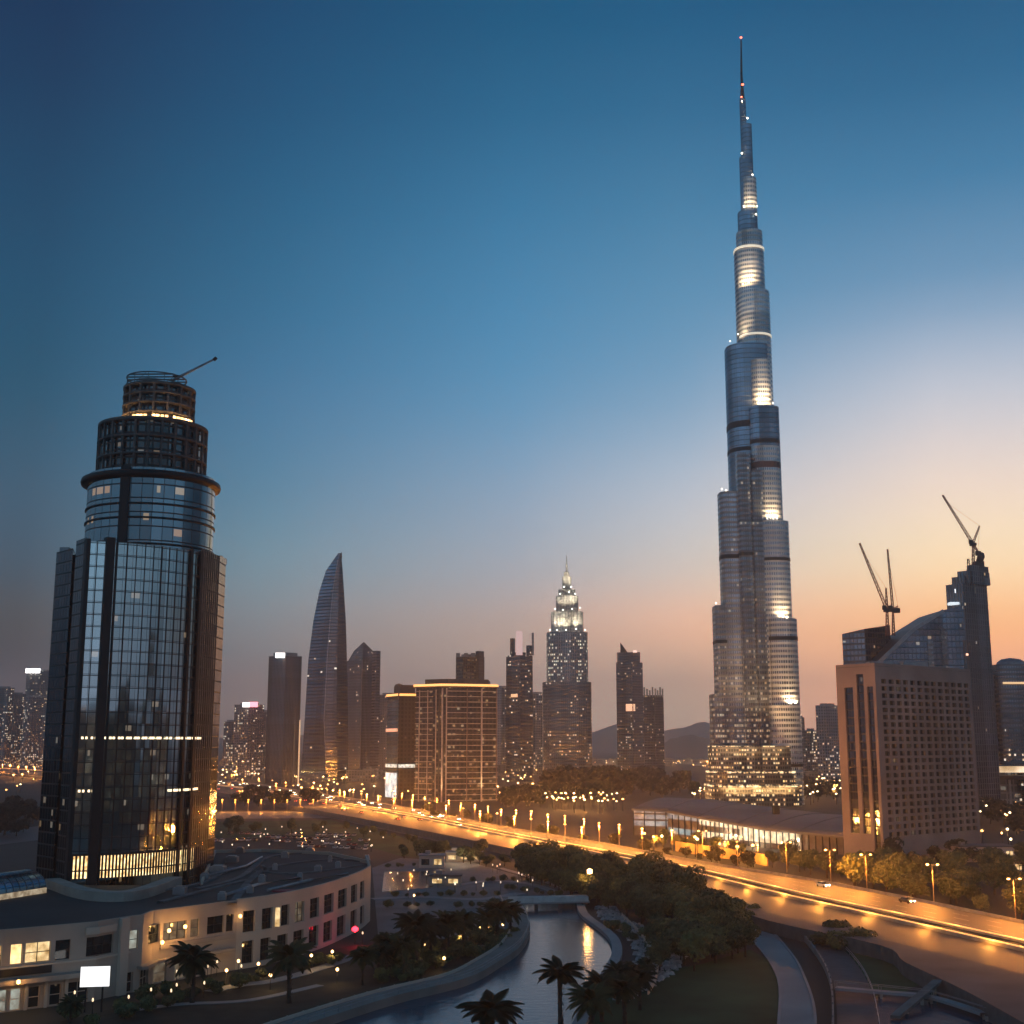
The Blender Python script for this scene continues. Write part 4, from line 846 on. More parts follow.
# tower behind the orange-crowned block
D = 1250; pl = quadplan(455, 462, 484, D, 10, 16); t = block('brown_lit_tower', 'dark square tower with warm lit top floors, rising behind the orange-crowned block', pl, 657, fmat(2.6, 3.4, .15, .3, (.1, .09, .09), (.10, .075, .065), .22, 1.6, cool=(1, .7, .4)), D)
m = MB(); m.prism(quadplan(475, 478, 483.5, D - 2, 4, 8), 0, Z(651, D)); m.build('corner_tower', fmat(2, 3.4, .3, .1, (.09, .1, .11), (.05, .05, .055), .02), t)
for px in (458, 466, 473): p = P(px, 653, D + 6); MB().box(p.x - 2, p.x + 2, D + 5, D + 8, Z(657, D), p.z).build('roof_fin', CONC, t)
# notched tower
D = 1500; pl = quadplan(506, 520, 533, D, 12, 14); t = block('notched_tower', 'dark blue tower with a notched top and a pale pink lit fin', pl, 655, fmat(2.4, 3.5, .15, .25, (.13, .17, .20), (.05, .06, .07), .06, 12), D, crown=False)
for a, b, y in ((510, 515, 638), (526.5, 533.5, 645), (515, 526, 652)): MB().prism(quadplan(a, (a + b) / 2, b, D + 3, 4, 4), Z(655, D), Z(y, D)).build('crown_block', fmat(2, 3.5, .2, .2, (.11, .15, .18), (.05, .06, .07), .03), t)
p = P(520.5, 631, D + 1); MB().box(P(516, 640, D).x, P(522.5, 640, D).x, D, D + 3, Z(655, D), p.z).build('lit_fin', glow('pink fin', (1, .62, .56), .62), t)
MB().box(P(531.8, 640, D).x, P(534, 640, D).x, D + 4, D + 6, Z(655, D), Z(632.5, D)).build('side_fin', STEEL, t)
MB().box(X(511, D, 700), X(521, D, 700), D + 2, D + 5, Z(697, D), Z(694, D)).build('sign_band', glow('orange band', (1, .5, .22), 1.2), t)
# white-lit stepped tower
D = 1450; t = thing('white_lit_tower', (X(567, D), D + 20, 0), 'stepped tower with brilliant white floodlit crown and a needle spire', 'skyscraper')
wm = [fmat(2.2, 3.6, .2, .3, (.14, .16, .17), (.10, .11, .11), .06, 9, cool=(1, .95, .75), low=.10, zlo=0, zhi=60), fmat(2.0, 3.8, .22, .12, (.22, .26, .27), (.22, .24, .24), .30, 9, warm=(1, .86, .55), cool=(1, .96, .8)), fmat(1.8, 3.0, .3, .1, (.25, .25, .23), (.42, .40, .36), .35, 2.5, warm=(1, .86, .6), cool=(1, .96, .82))]
def wt(xl, xr, y0, y1, mat, n=16, name='tier', dy=0, sq=.35):
    a, b = P(xl, y1, D).x, P(xr, y1, D).x; r = (b - a) / 2; pl_ = rrect(a, b, D + dy - r + 20, D + dy + r + 20, r * sq, 4); MB().prism(pl_, 0 if y0 is None else Z(y0, D), Z(y1, D), 0, 1).build(name, [mat, ROOFG], t)
wt(543, 591.5, None, 682, wm[0], name='shaft'); wt(547, 588, 682, 632, wm[1], name='upper_shaft')
for i, (xl, xr, y0, y1) in enumerate(((551.5, 584, 632, 611), (556.5, 579, 611, 595), (559, 576, 595, 588), (563, 572, 588, 575), (564.5, 570, 575, 570))):
    wt(xl, xr, y0, y1, wm[2], name='crown_tier', sq=.6)
m = MB(); p = P(567.3, 553, D); m.tube([(p.x, D + 20, Z(571, D)), (p.x, D + 20, Z(564, D)), (p.x, D + 20, p.z)], [1.5, 1.0, .25], 8); m.build('spire', plain('lit spire', (.5, .47, .42), .5), t)
WL_ = glow('crown flood', (1, .95, .82), 9)
for px, py in ((550, 630), (557, 630), (566, 630), (576, 629), (585, 630), (555, 609), (563, 610), (572, 609), (580, 608), (560, 594), (569, 592), (575, 594), (564, 587), (571, 587)):
    p = P(px, py, D - 1 + (632 - py) * .15); MB().lathe(p.x, p.y - 2, [(0, p.z - .5), (.6, p.z - .4), (.6, p.z + .4), (0, p.z + .5)], 8).build('floodlight', WL_, t); lamp('SPOT', 'crown_beam', (p.x, p.y - 4.5, p.z), 30000, (1, .88, .66), t, .8, (0, .35, 1), 1.6, .8)
for px, y0 in ((557, 707), (570.5, 690)): MB().box(X(px - 1.1, D - 2), X(px + 1.1, D - 2), D - 3.5, D - 1, 0, Z(y0, D)).build('lit_rib', plain('rib pale', (.5, .48, .42), .6), t)
MB().box(X(551, D), X(579, D), D - 3.2, D - .5, Z(704, D), Z(701, D)).build('lit_band', glow('band light', (1, .92, .66), .8), t); MB().box(X(559, D), X(568, D), D - 3.4, D - .5, Z(695, D), Z(692, D)).build('lit_sign', glow('band light2', (1, .95, .6), 1.6), t)
# pair right of it
D = 1700; pl = quadplan(617.5, 634, 644.5, D, 14, 12); t = block('horned_tower', 'dark tower with a single pointed horn on its left roof edge', pl, 662, fmat(2.6, 3.5, .2, .3, (.12, .15, .18), (.05, .055, .065), .08, 10), D, crown=False)
a, b = X(618, D, 650), X(640, D, 650); MB().prism([(a, D + 8), (b, D - .1), (b, D + 14), (a, D + 22)], Z(662, D), Z(652, D)).build('upper_block', fmat(2.6, 3.5, .2, .3, (.11, .14, .17), (.05, .055, .065), .03), t)
m = MB(); x0, x1 = P(621, 650, D).x, P(628, 650, D).x; zz = Z(652, D); m.face([(x0, D + 7, zz), (x1, D + 7, zz), (x0, D + 7, Z(642, D))]); m.face([(x1, D + 11, zz), (x0, D + 11, zz), (x0, D + 11, Z(642, D))]); m.face([(x0, D + 7, Z(642, D)), (x1, D + 7, zz), (x1, D + 11, zz), (x0, D + 11, Z(642, D))]); m.face([(x0, D + 11, zz), (x0, D + 7, zz), (x0, D + 7, Z(642, D)), (x0, D + 11, Z(642, D))]); m.build('horn', DARK, t)
MB().box(X(626, D, 700), X(635, D, 700), D + .5, D + 4, Z(711, D), Z(704, D)).build('lit_sign', glow('orange sign', (1, .5, .25), 1.3), t); p = P(635, 651, D); MB().box(p.x - 2.5, p.x + 2.5, D - 1, D + 2, p.z - 2, p.z + 1).build('roof_light', glow('peach light', (1, .6, .45), 1.5), t)
D = 1760; pl = quadplan(643.5, 656, 665, D, 12, 10); t = block('ribbed_crown_tower', 'grey tower with pale vertical fins on its crown, right of the horned tower', pl, 695, fmat(2.4, 3.5, .2, .3, (.12, .13, .15), (.08, .08, .085), .07, 10), D, crown=False)
for k in range(8):
    px = 645 + k * 2.6; p = P(px, 690, D - 3); MB().box(p.x - .9, p.x + .9, D - 3 + abs(k - 4) * 2.2, D + abs(k - 4) * 2.2, Z(697, D), Z(687 + (k % 3) * 1.6, D)).build('crown_fin', plain('fin lit', (.34, .33, .27), .6), t)
# right of the tallest tower
far_block(quadplan(797, 802, 806.5, 1500, 6, 6), 718, 1500, 'slim hazy tower immediately right of the tallest tower', .04)
far_block(quadplan(806, 812, 818, 1550, 6, 6), 731, 1550, 'low sparkling block between two hazy towers right of the tallest tower', .4)
far_block(quadplan(818, 828, 842, 1450, 8, 10), 706, 1450, 'hazy grey slab between the tallest tower and the brown office block', .03, glass=(.17, .18, .20), frame=(.16, .16, .17), low=.3, zlo=0, zhi=60)
# ---- dark sloping complex with cranes
D = 760; GX = fmat(2.4, 3.6, .05, .10, (.10, .15, .20), (.03, .04, .048), .03, 3)
t = thing('sloping_roof_block', (X(925, D), D + 10, 0), 'dark blue glass block with a long sloping roof, behind the brown office block', 'building')
zz = lambda y: Z(y, D); x0, x1, x2 = P(878, 662, D).x, P(943, 611, D).x, P(963, 606, D).x; m = MB()
fr = [(x0, 0), (x2, 0), (x2, zz(606)), (x1, zz(610)), (P(914, 628, D).x, zz(628)), (x0, zz(662))]
m.face([(x, D, z) for x, z in fr], [(x, z) for x, z in fr]); m.face([(x, D + 46, z) for x, z in fr[::-1]], [(x, z) for x, z in fr[::-1]])
for (a, b) in zip(fr[1:], fr[2:] + fr[:1]): m.face([(a[0], D, a[1]), (a[0], D + 46, a[1]), (b[0], D + 46, b[1]), (b[0], D, b[1])], [(0, a[1]), (46, a[1]), (46, b[1]), (0, b[1])], 1)
m.build('wall', [GX, plain('slate roof', (.022, .032, .042), .45)], t)
m = MB(); m.bar((x0, D - .6, zz(663)), (P(914, 629, D).x, D - .6, zz(629)), 1.4, 2.2); m.bar((P(914, 629, D).x, D - .6, zz(629)), (x1, D - .6, zz(611)), 1.4, 2.2); m.build('eaves', STEEL, t)
for a, b, y0, y1 in ((928, 933, 668, 641), (942, 947, 668, 628)): MB().box(P(a, 650, D).x, P(b, 650, D).x, D - .8, D - .2, 0, zz(y1)).build('lit_bay', fmat(1.5, 3, .2, .3, (.2, .24, .27), (.15, .16, .17), .25, .9), t)
D = 780; pl = quadplan(845, 868, 894, D, 8, 14, 700); t = block('glass_slant_block', 'blue glass block with a slanting roof under the pair of cranes', pl, 640, fmat(2.4, 3.6, .1, .22, (.16, .21, .26), (.05, .055, .06), .10, 4), D, crown=False)
zA, zB = Z(633, D), Z(623, D); zl0 = Z(640, D); MB().prism(pl, zl0, [zA, (zA + zB) / 2 - .5, zB, (zA + zB) / 2 + .5], 0, 1).build('slanted_top', [fmat(2.4, 3.6, .1, .22, (.16, .21, .26), (.05, .055, .06), .02), ROOFG], t)
D = 840; pl = quadplan(949, 966, 990.5, D, 12, 16, 640); TW = fmat(2.4, 3.6, .25, .1, (.13, .16, .19), (.07, .075, .08), .012, 5)
t = block('unfinished_tower', 'tall grey unfinished tower with a stepped top and a crane on its roof', pl, 583, TW, D, crown=False)
for a, c, b, y in ((951, 962, 989.5, 576), (957, 968, 989.2, 570), (967, 972, 988.5, 564)): MB().prism(quadplan(a, c, b, D + 1 + (583 - y) * .08, 6, 12, 570), Z(583, D), Z(y, D)).build('top_step', TW, t)
MB().box(P(958, 590, D - 1).x, P(960, 590, D - 1).x, D + 5, D + 5.4, Z(592, D), Z(588, D)).build('lit_window', glow('cool light', (.95, .95, 1), 1.6), t); MB().box(P(952, 602, D).x, P(961, 602, D).x, D + 3, D + 9, Z(604, D), Z(601.5, D)).build('lit_ledge', glow('cool light2', (.85, .95, 1), 1.0), t)
for px in (976, 979): MB().box(P(px, 590, D).x - .3, P(px, 590, D).x + .3, D + 7, D + 8, Z(592, D), Z(578, D)).build('roof_mark', PALE, t)
D = 900; cx = X(1016, D, 700); r = 15 * D / F; t = thing('round_roof_tower', (cx, D + r, 0), 'blue banded round-cornered tower with a domed roof at the right edge of the picture', 'tower')
MB().prism(rrect(cx - r, cx + r * 2, D, D + 3 * r, r * .7, 6), 0, Z(664, D), 0, 1).build('shaft', [fmat(1.8, 3.4, .1, .35, (.14, .18, .22), (.12, .13, .14), .02, low=.15, zlo=0, zhi=50), ROOFG], t)
m = MB(); zr = Z(664, D); m.lathe(cx + r * .3, D + r * 1.2, [(r * .95, zr), (r * .9, zr + 2), (r * .6, zr + 4.2), (0, zr + 5.2)], 24); m.build('dome', STEEL, t)
MB().box(cx - r * .8, cx + r * 1.8, D - .7, D - .1, Z(684, D), Z(682, D)).build('light_band', glow('amber band', (1, .6, .25), 1.0), t)
far_block(quadplan(993, 997, 1001, 905, 3, 3), 676, 905, 'narrow grey core tower beside the domed tower at right', .02)
# ================================================================== orange-crowned twin block
D = 985; t = thing('orange_crowned_block', (X(455, D), D, 0), 'broad apartment block with glowing orange roof edge and pale balcony lines', 'building')
zr = Z(687, D); A_, B_, E_ = V((X(415, 1000), 1000)), V((X(440, D), D)), V((X(497, 1002), 1002)); back_ = [V((X(494, 1045), 1045)), V((X(420, 1045), 1045))]
front = arc(B_, E_, 2.2, 10); pl = [tuple(A_)] + [tuple(p) for p in front] + [tuple(p) for p in back_]
FB = facade('balcony rooms', 3.4, 3.25, .2, .25, (.03, .03, .03), (.035, .03, .028), lit=.12, st=3.5, cool=(1, .75, .45), metal=.3, rough=.2, low=.22, zlo=0, zhi=60, seed=71)
MB().prism(pl, 0, zr, 0, 1).build('wall', [FB, ROOFG], t)
BAL = plain('balcony edge', (.62, .52, .43), .7)
nb2 = V((E_.y - B_.y, -(E_.x - B_.x))).normalized(); na = V((B_.y - A_.y, -(B_.x - A_.x))).normalized(); nf = 21
for k in range(1, nf + 1):
    z = zr * k / nf - 3; m = MB()
    for a, b in zip(front[1:], front[2:]): m.bar((a.x + nb2.x * .7, a.y + nb2.y * .7, z), (b.x + nb2.x * .7, b.y + nb2.y * .7, z), 1.5, .5)
    m.build('balcony', BAL, t); m = MB(); m.bar((A_.x + na.x * .5, A_.y + na.y * .5, z), (A_.x * .3 + B_.x * .7 + na.x * .5, A_.y * .3 + B_.y * .7 + na.y * .5, z), 1.0, .4)
    m.build('balcony', BAL, t)
for f_, w, mt in ((0.02, 1.0, BAL), (.09, .7, BAL), (.44, .6, plain('pier brown', (.3, .2, .14), .7)), (.70, 1.1, BAL), (.98, .8, plain('pier brown', (.3, .2, .14), .7))):
    i = f_ * 10; p = front[int(i)].lerp(front[min(10, int(i) + 1)], i - int(i)) + nb2 * 1.2; MB().bar((p.x, p.y, 0), (p.x, p.y, zr - 1), w, .8, up=(nb2.x, nb2.y, 0)).build('pier', mt, t)
    if w > .9: lamp('SPOT', 'pier_uplight', (p.x + nb2.x * 3, p.y + nb2.y * 3, 3), 60000, (1, .6, .28), t, .5, (-nb2.x * .1, -nb2.y * .1, 1), .6, 1)
for k in range(3):
    p = A_.lerp(B_, (k + .5) / 3) + na * .5; MB().bar((p.x, p.y, 0), (p.x, p.y, zr - 2), .5, .6, up=(na.x, na.y, 0)).build('pier', BAL, t)
ov = [A_ + na * 2 - V((.5, 0))] + [p + nb2 * 2.5 for p in front]; 
MB().prism([tuple(p) for p in ov] + [tuple(p) for p in back_], zr + .1, zr + 2.2, bot=True).build('roof_slab', plain('brown slab', (.12, .08, .06), .7), t)
m = MB()
for a, b in zip(ov, ov[1:]): m.bar((a.x - .0, a.y - .35, zr + 1.6), (b.x, b.y - .35, zr + 1.6), .5, 1.7)
m.build('light_strip', glow('orange roof strip', (1, .42, .09), 1.9), t)
MB().prism(inset(pl, 7), zr + 2.2, zr + 6.5).build('penthouse', plain('brown penthouse', (.10, .075, .065), .7), t)
# lower wing on the left
D = 1010; t = thing('orange_crowned_wing', (X(400, D), D, 0), 'lower dark block with its own orange roof strip and a white lit shopfront', 'building')
zr = Z(696, D); a_, b_, c_ = V((X(388, 1030, 700), 1030)), V((X(399, D, 700), D)), V((X(419, 1016, 700), 1016)); pl = [tuple(a_), tuple(b_), tuple(c_), (X(419, 1050), 1050), (X(392, 1060), 1060)]
MB().prism(pl, 0, zr, 0, 1).build('wall', [facade('wing rooms', 3, 3.3, .22, .28, (.05, .06, .065), (.03, .032, .035), lit=.08, st=1.4, metal=.5, seed=73, cool=(1, .9, .7)), ROOFG], t)
n1 = V((b_.y - a_.y, -(b_.x - a_.x))).normalized(); q = [a_ + n1 * .4, b_ + n1 * .4]
m = MB(); m.face([(q[0].x, q[0].y, Z(772, D)), (q[1].x, q[1].y, Z(772, D)), (q[1].x, q[1].y, zr - 3), (q[0].x, q[0].y, zr - 3)], [(0, 0), (30, 0), (30, 60), (0, 60)]); m.build('teal_glass', facade('teal glass', 4, 3.6, .04, .1, (.24, .36, .40), (.06, .09, .10), lit=0, metal=1, rough=.2, seed=4), t)
def strip(z, h, mat, name, ext=1.2, pts=(a_, b_, c_)):
    m = MB(); 
    for u, v in zip(pts, pts[1:]): d = (v - u).normalized(); n = V((d.y, -d.x)) * ext; m.bar((u.x + n.x, u.y + n.y, z), (v.x + n.x, v.y + n.y, z), .6, h)
    m.build(name, mat, t)
strip(zr + 1, 1.7, glow('orange roof strip', (1, .42, .09), 1.9), 'light_strip'); strip(Z(766, D), 2.6, lit_glass('white band', 1.5, (1, .9, .7), (1, .95, .85), .4), 'white_band'); strip(Z(730, D), 2.4, glow('salmon sign', (1, .42, .22), .9), 'sign_band', 1.2, (a_, b_))
MB().prism(pl, zr + .2, zr + 2.6, bot=True).build('roof_slab', plain('brown slab', (.12, .08, .06), .7), t); MB().prism(inset(pl, 6), zr + 2.6, zr + 9).build('penthouse', plain('brown penthouse', (.10, .075, .065), .7), t); MB().lathe(X(396, D, 690), 1035, [(4, zr + 2.6), (4, zr + 8), (3, zr + 10), (0, zr + 11)], 16).build('roof_drum', plain('brown penthouse', (.10, .075, .065), .7), t)
m = MB(); q = [a_ + n1 * 1.0, b_ + n1 * 1.0]; m.face([(q[0].x, q[0].y, 2), (q[1].x, q[1].y, 2), (q[1].x, q[1].y, Z(773, D)), (q[0].x, q[0].y, Z(773, D))]); m.build('lit_shopfront', lit_glass('shop white', 1.5, (.85, .95, 1), (1, .95, .85), .12), t)
# ================================================================== long station-like hall with curved roof
t = thing('long_roofed_hall', (*GG(720, 838), 0), 'long low hall under a huge grey roof with a brightly lit glass front', 'building')
fp = [GG(634, 835), GG(668, 836), GG(700, 840), GG(740, 845), GG(768, 848), GG(800, 851), GG(858, 856)]
hts = [Z(809, V(fp[0]).y), Z(811, fp[1][1]), Z(817, fp[2][1]), Z(824, fp[3][1]), Z(829, fp[4][1]), Z(832, fp[5][1]), Z(838, fp[6][1])]
bk = [(x + 34 + i * 4, y + 95) for i, (x, y) in enumerate(fp)]; m = MB(); nr = 8
for i in range(len(fp) - 1):
    def pt(i, k): f = k / nr; a = V(fp[i]) + (V(fp[i]) - V(bk[i])).normalized() * 4; p = a.lerp(V(bk[i]), f); return (p.x, p.y, hts[i] + .4 + 2.6 * sin(pi * min(1, f * .9)) )
    for k in range(nr): m.face([pt(i, k), pt(i + 1, k), pt(i + 1, k + 1), pt(i, k + 1)], None, 0, True)
    a, b = pt(i, 0), pt(i + 1, 0); m.face([(a[0], a[1], a[2] - .9), (b[0], b[1], b[2] - .9), b, a])
m.build('roof', plain('hall roof', (.105, .11, .12), .6, var=.3, scale=.03), t)
def pt_r(i, k): f = k / 8; a = V(fp[i]) + (V(fp[i]) - V(bk[i])).normalized() * 4; p = a.lerp(V(bk[i]), f); return (p.x, p.y, hts[i] + .42 + 2.6 * sin(pi * min(1, f * .9)))
m = MB(); fr = MB(); HPth = Path(fp)
mats_ = [lit_glass('hall cool', .5, (.9, .95, 1), (1, .95, .85), .25), lit_glass('hall warm', 1.6, (1, .72, .38), (1, .88, .62), .3), plain('hall wall', (.14, .13, .125), .8), lit_glass('hall teal', .6, (.5, .8, .85), (.7, .9, .85), .2)]
def hq(i, j, z0, z1, k, out=0):
    a = V(fp[i]); b = V(fp[j]); d = (b - a).normalized(); n = V((d.y, -d.x)) * out
    m.face([(a.x + n.x, a.y + n.y, z0), (b.x + n.x, b.y + n.y, z0), (b.x + n.x, b.y + n.y, min(z1, hts[j])), (a.x + n.x, a.y + n.y, min(z1, hts[i]))], None, k)
for i in range(6):
    if i == 0:
        for z0, z1, k in ((0, 4.5, 2), (4.5, 7, 0), (7, 7.8, 2), (7.8, 10, 0), (10, 10.8, 2), (10.8, 12.4, 0), (12.4, 20, 2)): hq(0, 1, z0, z1, k)
    elif i < 3: hq(i, i + 1, 0, 1.5, 2); hq(i, i + 1, 1.5, 4.2, 3 if i == 1 else 1); hq(i, i + 1, 4.2, hts[i] - 3.2, 2); hq(i, i + 1, hts[i] - 3.6, 20, 0 if i == 1 else 1)
    elif i < 5: hq(i, i + 1, 0, 2.2, 2); hq(i, i + 1, 2.2, 20, 1)
    else: hq(i, i + 1, 0, 20, 2)
m.build('front', mats_, t)
for i in range(1, 6):
    a, b = pt_r(i, 0), pt_r(i, 8); m = MB()
    for k in range(8): m.bar(pt_r(i, k), pt_r(i, k + 1), .4, .3)
    m.build('roof_rib', ROOFG, t)
u = 0
while u < HPth.L:
    p = HPth.at(u); n = HPth.nrm(u) * .3; i = max(k for k in range(len(HPth.c)) if HPth.c[k] <= u + 1e-6); i = min(i, 5); MB().bar((p.x + n.x, p.y + n.y, 0), (p.x + n.x, p.y + n.y, min(hts[i], hts[i + 1]) - .2), .5, .5).build('column', DARK, t); u += 3.6 if u > HPth.L * .3 else 5.5
for q, z in (((776, 812), 13),): p = G(q[0], q[1], z); MB().box(p.x - 1.5, p.x + 1.5, p.y - 1.5, p.y + 1.5, z - 1, z + 3).build('roof_vent', DARK, t)
for k in range(3): p = HPth.at(HPth.L * (.45 + k * .14)); lamp('POINT', 'front_light', (p.x - 1, p.y - 6, 4), 5000, (1, .7, .4), t, .6)
# ---- pale lit hall at the right edge
D = 900; t = thing('right_lit_hall', (X(1010, D), D, 0), 'low pale hall with a bright amber glass band at the right edge', 'building')
x0, x1 = X(978, D, 790), X(1120, D, 790); MB().box(x0, x1, D, D + 60, 0, Z(770, D)).build('wall', facade('hall grid', 5, 5, .1, .2, (.2, .22, .22), (.28, .29, .28), lit=.18, low=.2, zlo=0, zhi=20, st=1.2, metal=.4, seed=77), t)
MB().box(x0 + 2, x1, D - .6, D - .05, Z(772.5, D), Z(766, D)).build('lit_band', lit_glass('amber hall', 1.8, (1, .6, .25), (1, .9, .75), .05), t); MB().box(x0 - 3, x1, D - 8, D + 60, Z(766, D), Z(764.5, D)).build('roof', ROOFG, t); MB().box(x0 - 6, x1, D - 14, D - 1, Z(779, D), Z(775, D)).build('terrace_deck', DARK, t)
for k in range(6): x = x0 + 6 + k * 12; MB().box(x - .7, x + .7, D - 12, D - 10.6, 0, Z(779, D)).build('column', CONC, t)
# ---- low white building beside the brown block, kiosks on the plaza
def lowblock(name, label, px0, px1, py, h, dep, mat, lit, group=None, roofm=ROOFG):
    a = G(px0, py); b = G(px1, py); y = (a.y + b.y) / 2; t = thing(name, ((a.x + b.x) / 2, y, 0), label, 'building', group)
    P_ = Path([(a.x, y), (b.x, y)]); n = max(2, int(P_.L / 4)); c = P_.L / n; hs = [(c * i + c * .18, c * i + c * .82, h * .25, h * .75) for i in range(n)]; m = MB(); wall(m, P_, 0, h, hs, .3)
    m.face([(b.x, y, 0), (b.x, y + dep, 0), (b.x, y + dep, h), (b.x, y, h)]); m.face([(a.x, y + dep, 0), (a.x, y, 0), (a.x, y, h), (a.x, y + dep, h)]); m.face([(b.x, y + dep, 0), (a.x, y + dep, 0), (a.x, y + dep, h), (b.x, y + dep, h)]); m.build('wall', mat, t)
    MB().box(a.x - .4, b.x + .4, y - .4, y + dep + .4, h, h + .4).build('roof', roofm, t); MB().box(a.x + 2, a.x + 4, y + dep * .4, y + dep * .4 + 2, h + .4, h + 1.6).build('roof_unit', STEEL, t)
    for h_ in hs: window(P_, h_, .3, 1, 0, DARK, PANE_W if random.random() < lit else GLASSD, t)
    return t
lowblock('low_white_building', 'long low white building with a few lit windows, right of the brown block', 960, 1016, 862, 5.5, 12, PALE, .35)
lowblock('low_white_annex', 'small low grey annex half hidden behind trees below the long low white building', 1000, 1040, 873, 4, 10, CONC, .5)
lowblock('plaza_pavilion', 'small white pavilion at the back of the plaza', 419, 444, 868, 4.2, 7, PALE, .4, roofm=PATH)
lowblock('lit_kiosk', 'low kiosk with a row of warm lit windows on the plaza', 429, 461, 886, 3.0, 5, CONC, 1)
t = lowblock('lit_colonnade', 'long low colonnade glowing warm at the far side of the plaza', 446, 482, 862, 3.4, 6, CONC, 1, roofm=PATH)
for k in range(5): p = G(449 + k * 7, 863.5); lamp('POINT', 'colonnade_light', (p.x, p.y - 2, 3), 500, (1, .66, .36), t, .3)
# ================================================================== cranes
CR = plain('crane steel', (.22, .075, .05), .5, .2); CRD = plain('crane dark', (.03, .03, .03), .6)
def lattice(mb, p, q, w, n, r=.22):
    p = V(p); q = V(q); d = (q - p).normalized(); s = d.cross(V((0, 1, 0))); s = s.normalized() if s.length > .01 else V((1, 0, 0)); u = s.cross(d)
    for a, b in ((-1, -1), (1, -1), (1, 1), (-1, 1)): o = s * a * w / 2 + u * b * w / 2; mb.bar(p + o, q + o * .5, r, r)
    for k in range(n):
        c0 = p.lerp(q, k / n); c1 = p.lerp(q, (k + 1) / n); f0 = 1 - .5 * k / n; f1 = 1 - .5 * (k + 1) / n; g_ = 1 if k % 2 else -1
        for b in (-1, 1): mb.bar(c0 + s * g_ * w / 2 * f0 + u * b * w / 2 * f0, c1 - s * g_ * w / 2 * f1 + u * b * w / 2 * f1, r * .7, r * .7)
        mb.bar(c0 + s * w / 2 * f0 + u * w / 2 * g_ * f0, c1 + s * w / 2 * f1 - u * w / 2 * g_ * f1, r * .7, r * .7)
def crane(label, D, base, top, jibtip, apex=None, cj=None, hook=None, w=2.0):
    b = P(*base, D); tp = P(*top, D); t = thing('tower_crane', tuple(b), label, 'crane')
    m = MB(); lattice(m, b - V((0, 0, 6)), tp, w, 8, .32); m.build('mast', CR, t)
    MB().box(tp.x - w * .9, tp.x + w * .9, tp.y - w * .9, tp.y + w * .9, tp.z - .6, tp.z + 1.4).build('turntable', CRD, t)
    MB().prism(rrect(tp.x - 2.4 - w * .4, tp.x - w * .4, tp.y - 2.4, tp.y - .6, .2, 2), tp.z + .6, tp.z + 3.2, bot=True).build('cab', CRD, t)
    j = P(*jibtip, D); m = MB(); lattice(m, tp + V((0, 0, 1)), j, w * .8, 16, .26); m.build('jib', CR, t)
    if cj: c = P(*cj, D); m = MB(); lattice(m, tp + V((0, 0, .6)), c, w * .7, 4, .3); m.build('counter_jib', CR, t); MB().box(c.x - 1.6, c.x + 1.6, c.y - 1.2, c.y + 1.2, c.z - 2.4, c.z + .6).build('counterweight', CRD, t)
    if apex:
        a = P(*apex, D); m = MB(); lattice(m, tp + V((0, 0, 1)), a, w * .6, 6, .26); m.build('apex_frame', CR, t)
        m = MB(); m.bar(a, j.lerp(tp, .15), .12, .12); m.build('jib_stay', CRD, t)
        if cj: MB().bar(a, c, .12, .12).build('counter_stay', CRD, t)
        if hook: h = P(*hook, D); MB().bar(a, h, .12, .12).build('hoist_cable', CRD, t); MB().box(h.x - .7, h.x + .7, h.y - .5, h.y + .5, h.z - 1.2, h.z + .8).build('hook_block', CRD, t)
crane('red luffing crane with its long jib leaning left above the slanting block', 776, (887, 626), (887, 611), (859.5, 543), (886, 588))
crane('second red crane with tall upright boom, just right of the left-leaning crane', 781, (893, 626), (893, 611), (887.5, 549), (898, 606), (897, 609), None, 1.6)
crane('crane on the roof of the tall unfinished tower with its jib leaning left', 846, (973, 570), (973, 545), (942.5, 495), (979.5, 526), (978, 552))
t = thing('roof_hoist', tuple(P(979, 566, 850)), 'dark hoist machinery and small scaffold on the unfinished tower roof, beside its crane', 'hoist'); p = P(979, 566, 850)
MB().box(p.x - 3.5, p.x + 3, 848, 852, p.z - 1, p.z + 3).build('base_frame', CRD, t); MB().tube([(p.x, 850, p.z + 2), (p.x + 2, 850, p.z + 7), (p.x + 3, 850, p.z + 9)], [2.2, 2.6, 1.2], 8).build('drum', CRD, t); m = MB(); lattice(m, (p.x - 7, 850, p.z - 3), (p.x - 7, 850, p.z + 5), 2, 4, .25); m.build('scaffold', CRD, t)
m = MB(); D = 560; p0 = P(975, 760, 548); p1 = P(963, 612, 552)
t = thing('construction_hoist', (X(972, 548, 800), 548, 0), 'thin vertical lattice hoist with small lights beside the brown block', 'hoist'); lattice(m, (X(978, 548, 838), 548, 0), (X(965, 548, 640), 548, Z(640, 548)), 2.4, 34, .22); m.build('mast', plain('hoist steel', (.16, .12, .10), .6), t)
for k in range(9):
    z = random.uniform(5, Z(645, 548)); x = X(978, 548, 838) + (X(965, 548, 640) - X(978, 548, 838)) * z / Z(640, 548); MB().box(x - .4, x + .4, 546.2, 546.8, z, z + .8).build('site_lamp', glow('site lamp', random.choice([(1, .5, .3), (1, .8, .6), (.9, .95, 1)]), 2.2), t)
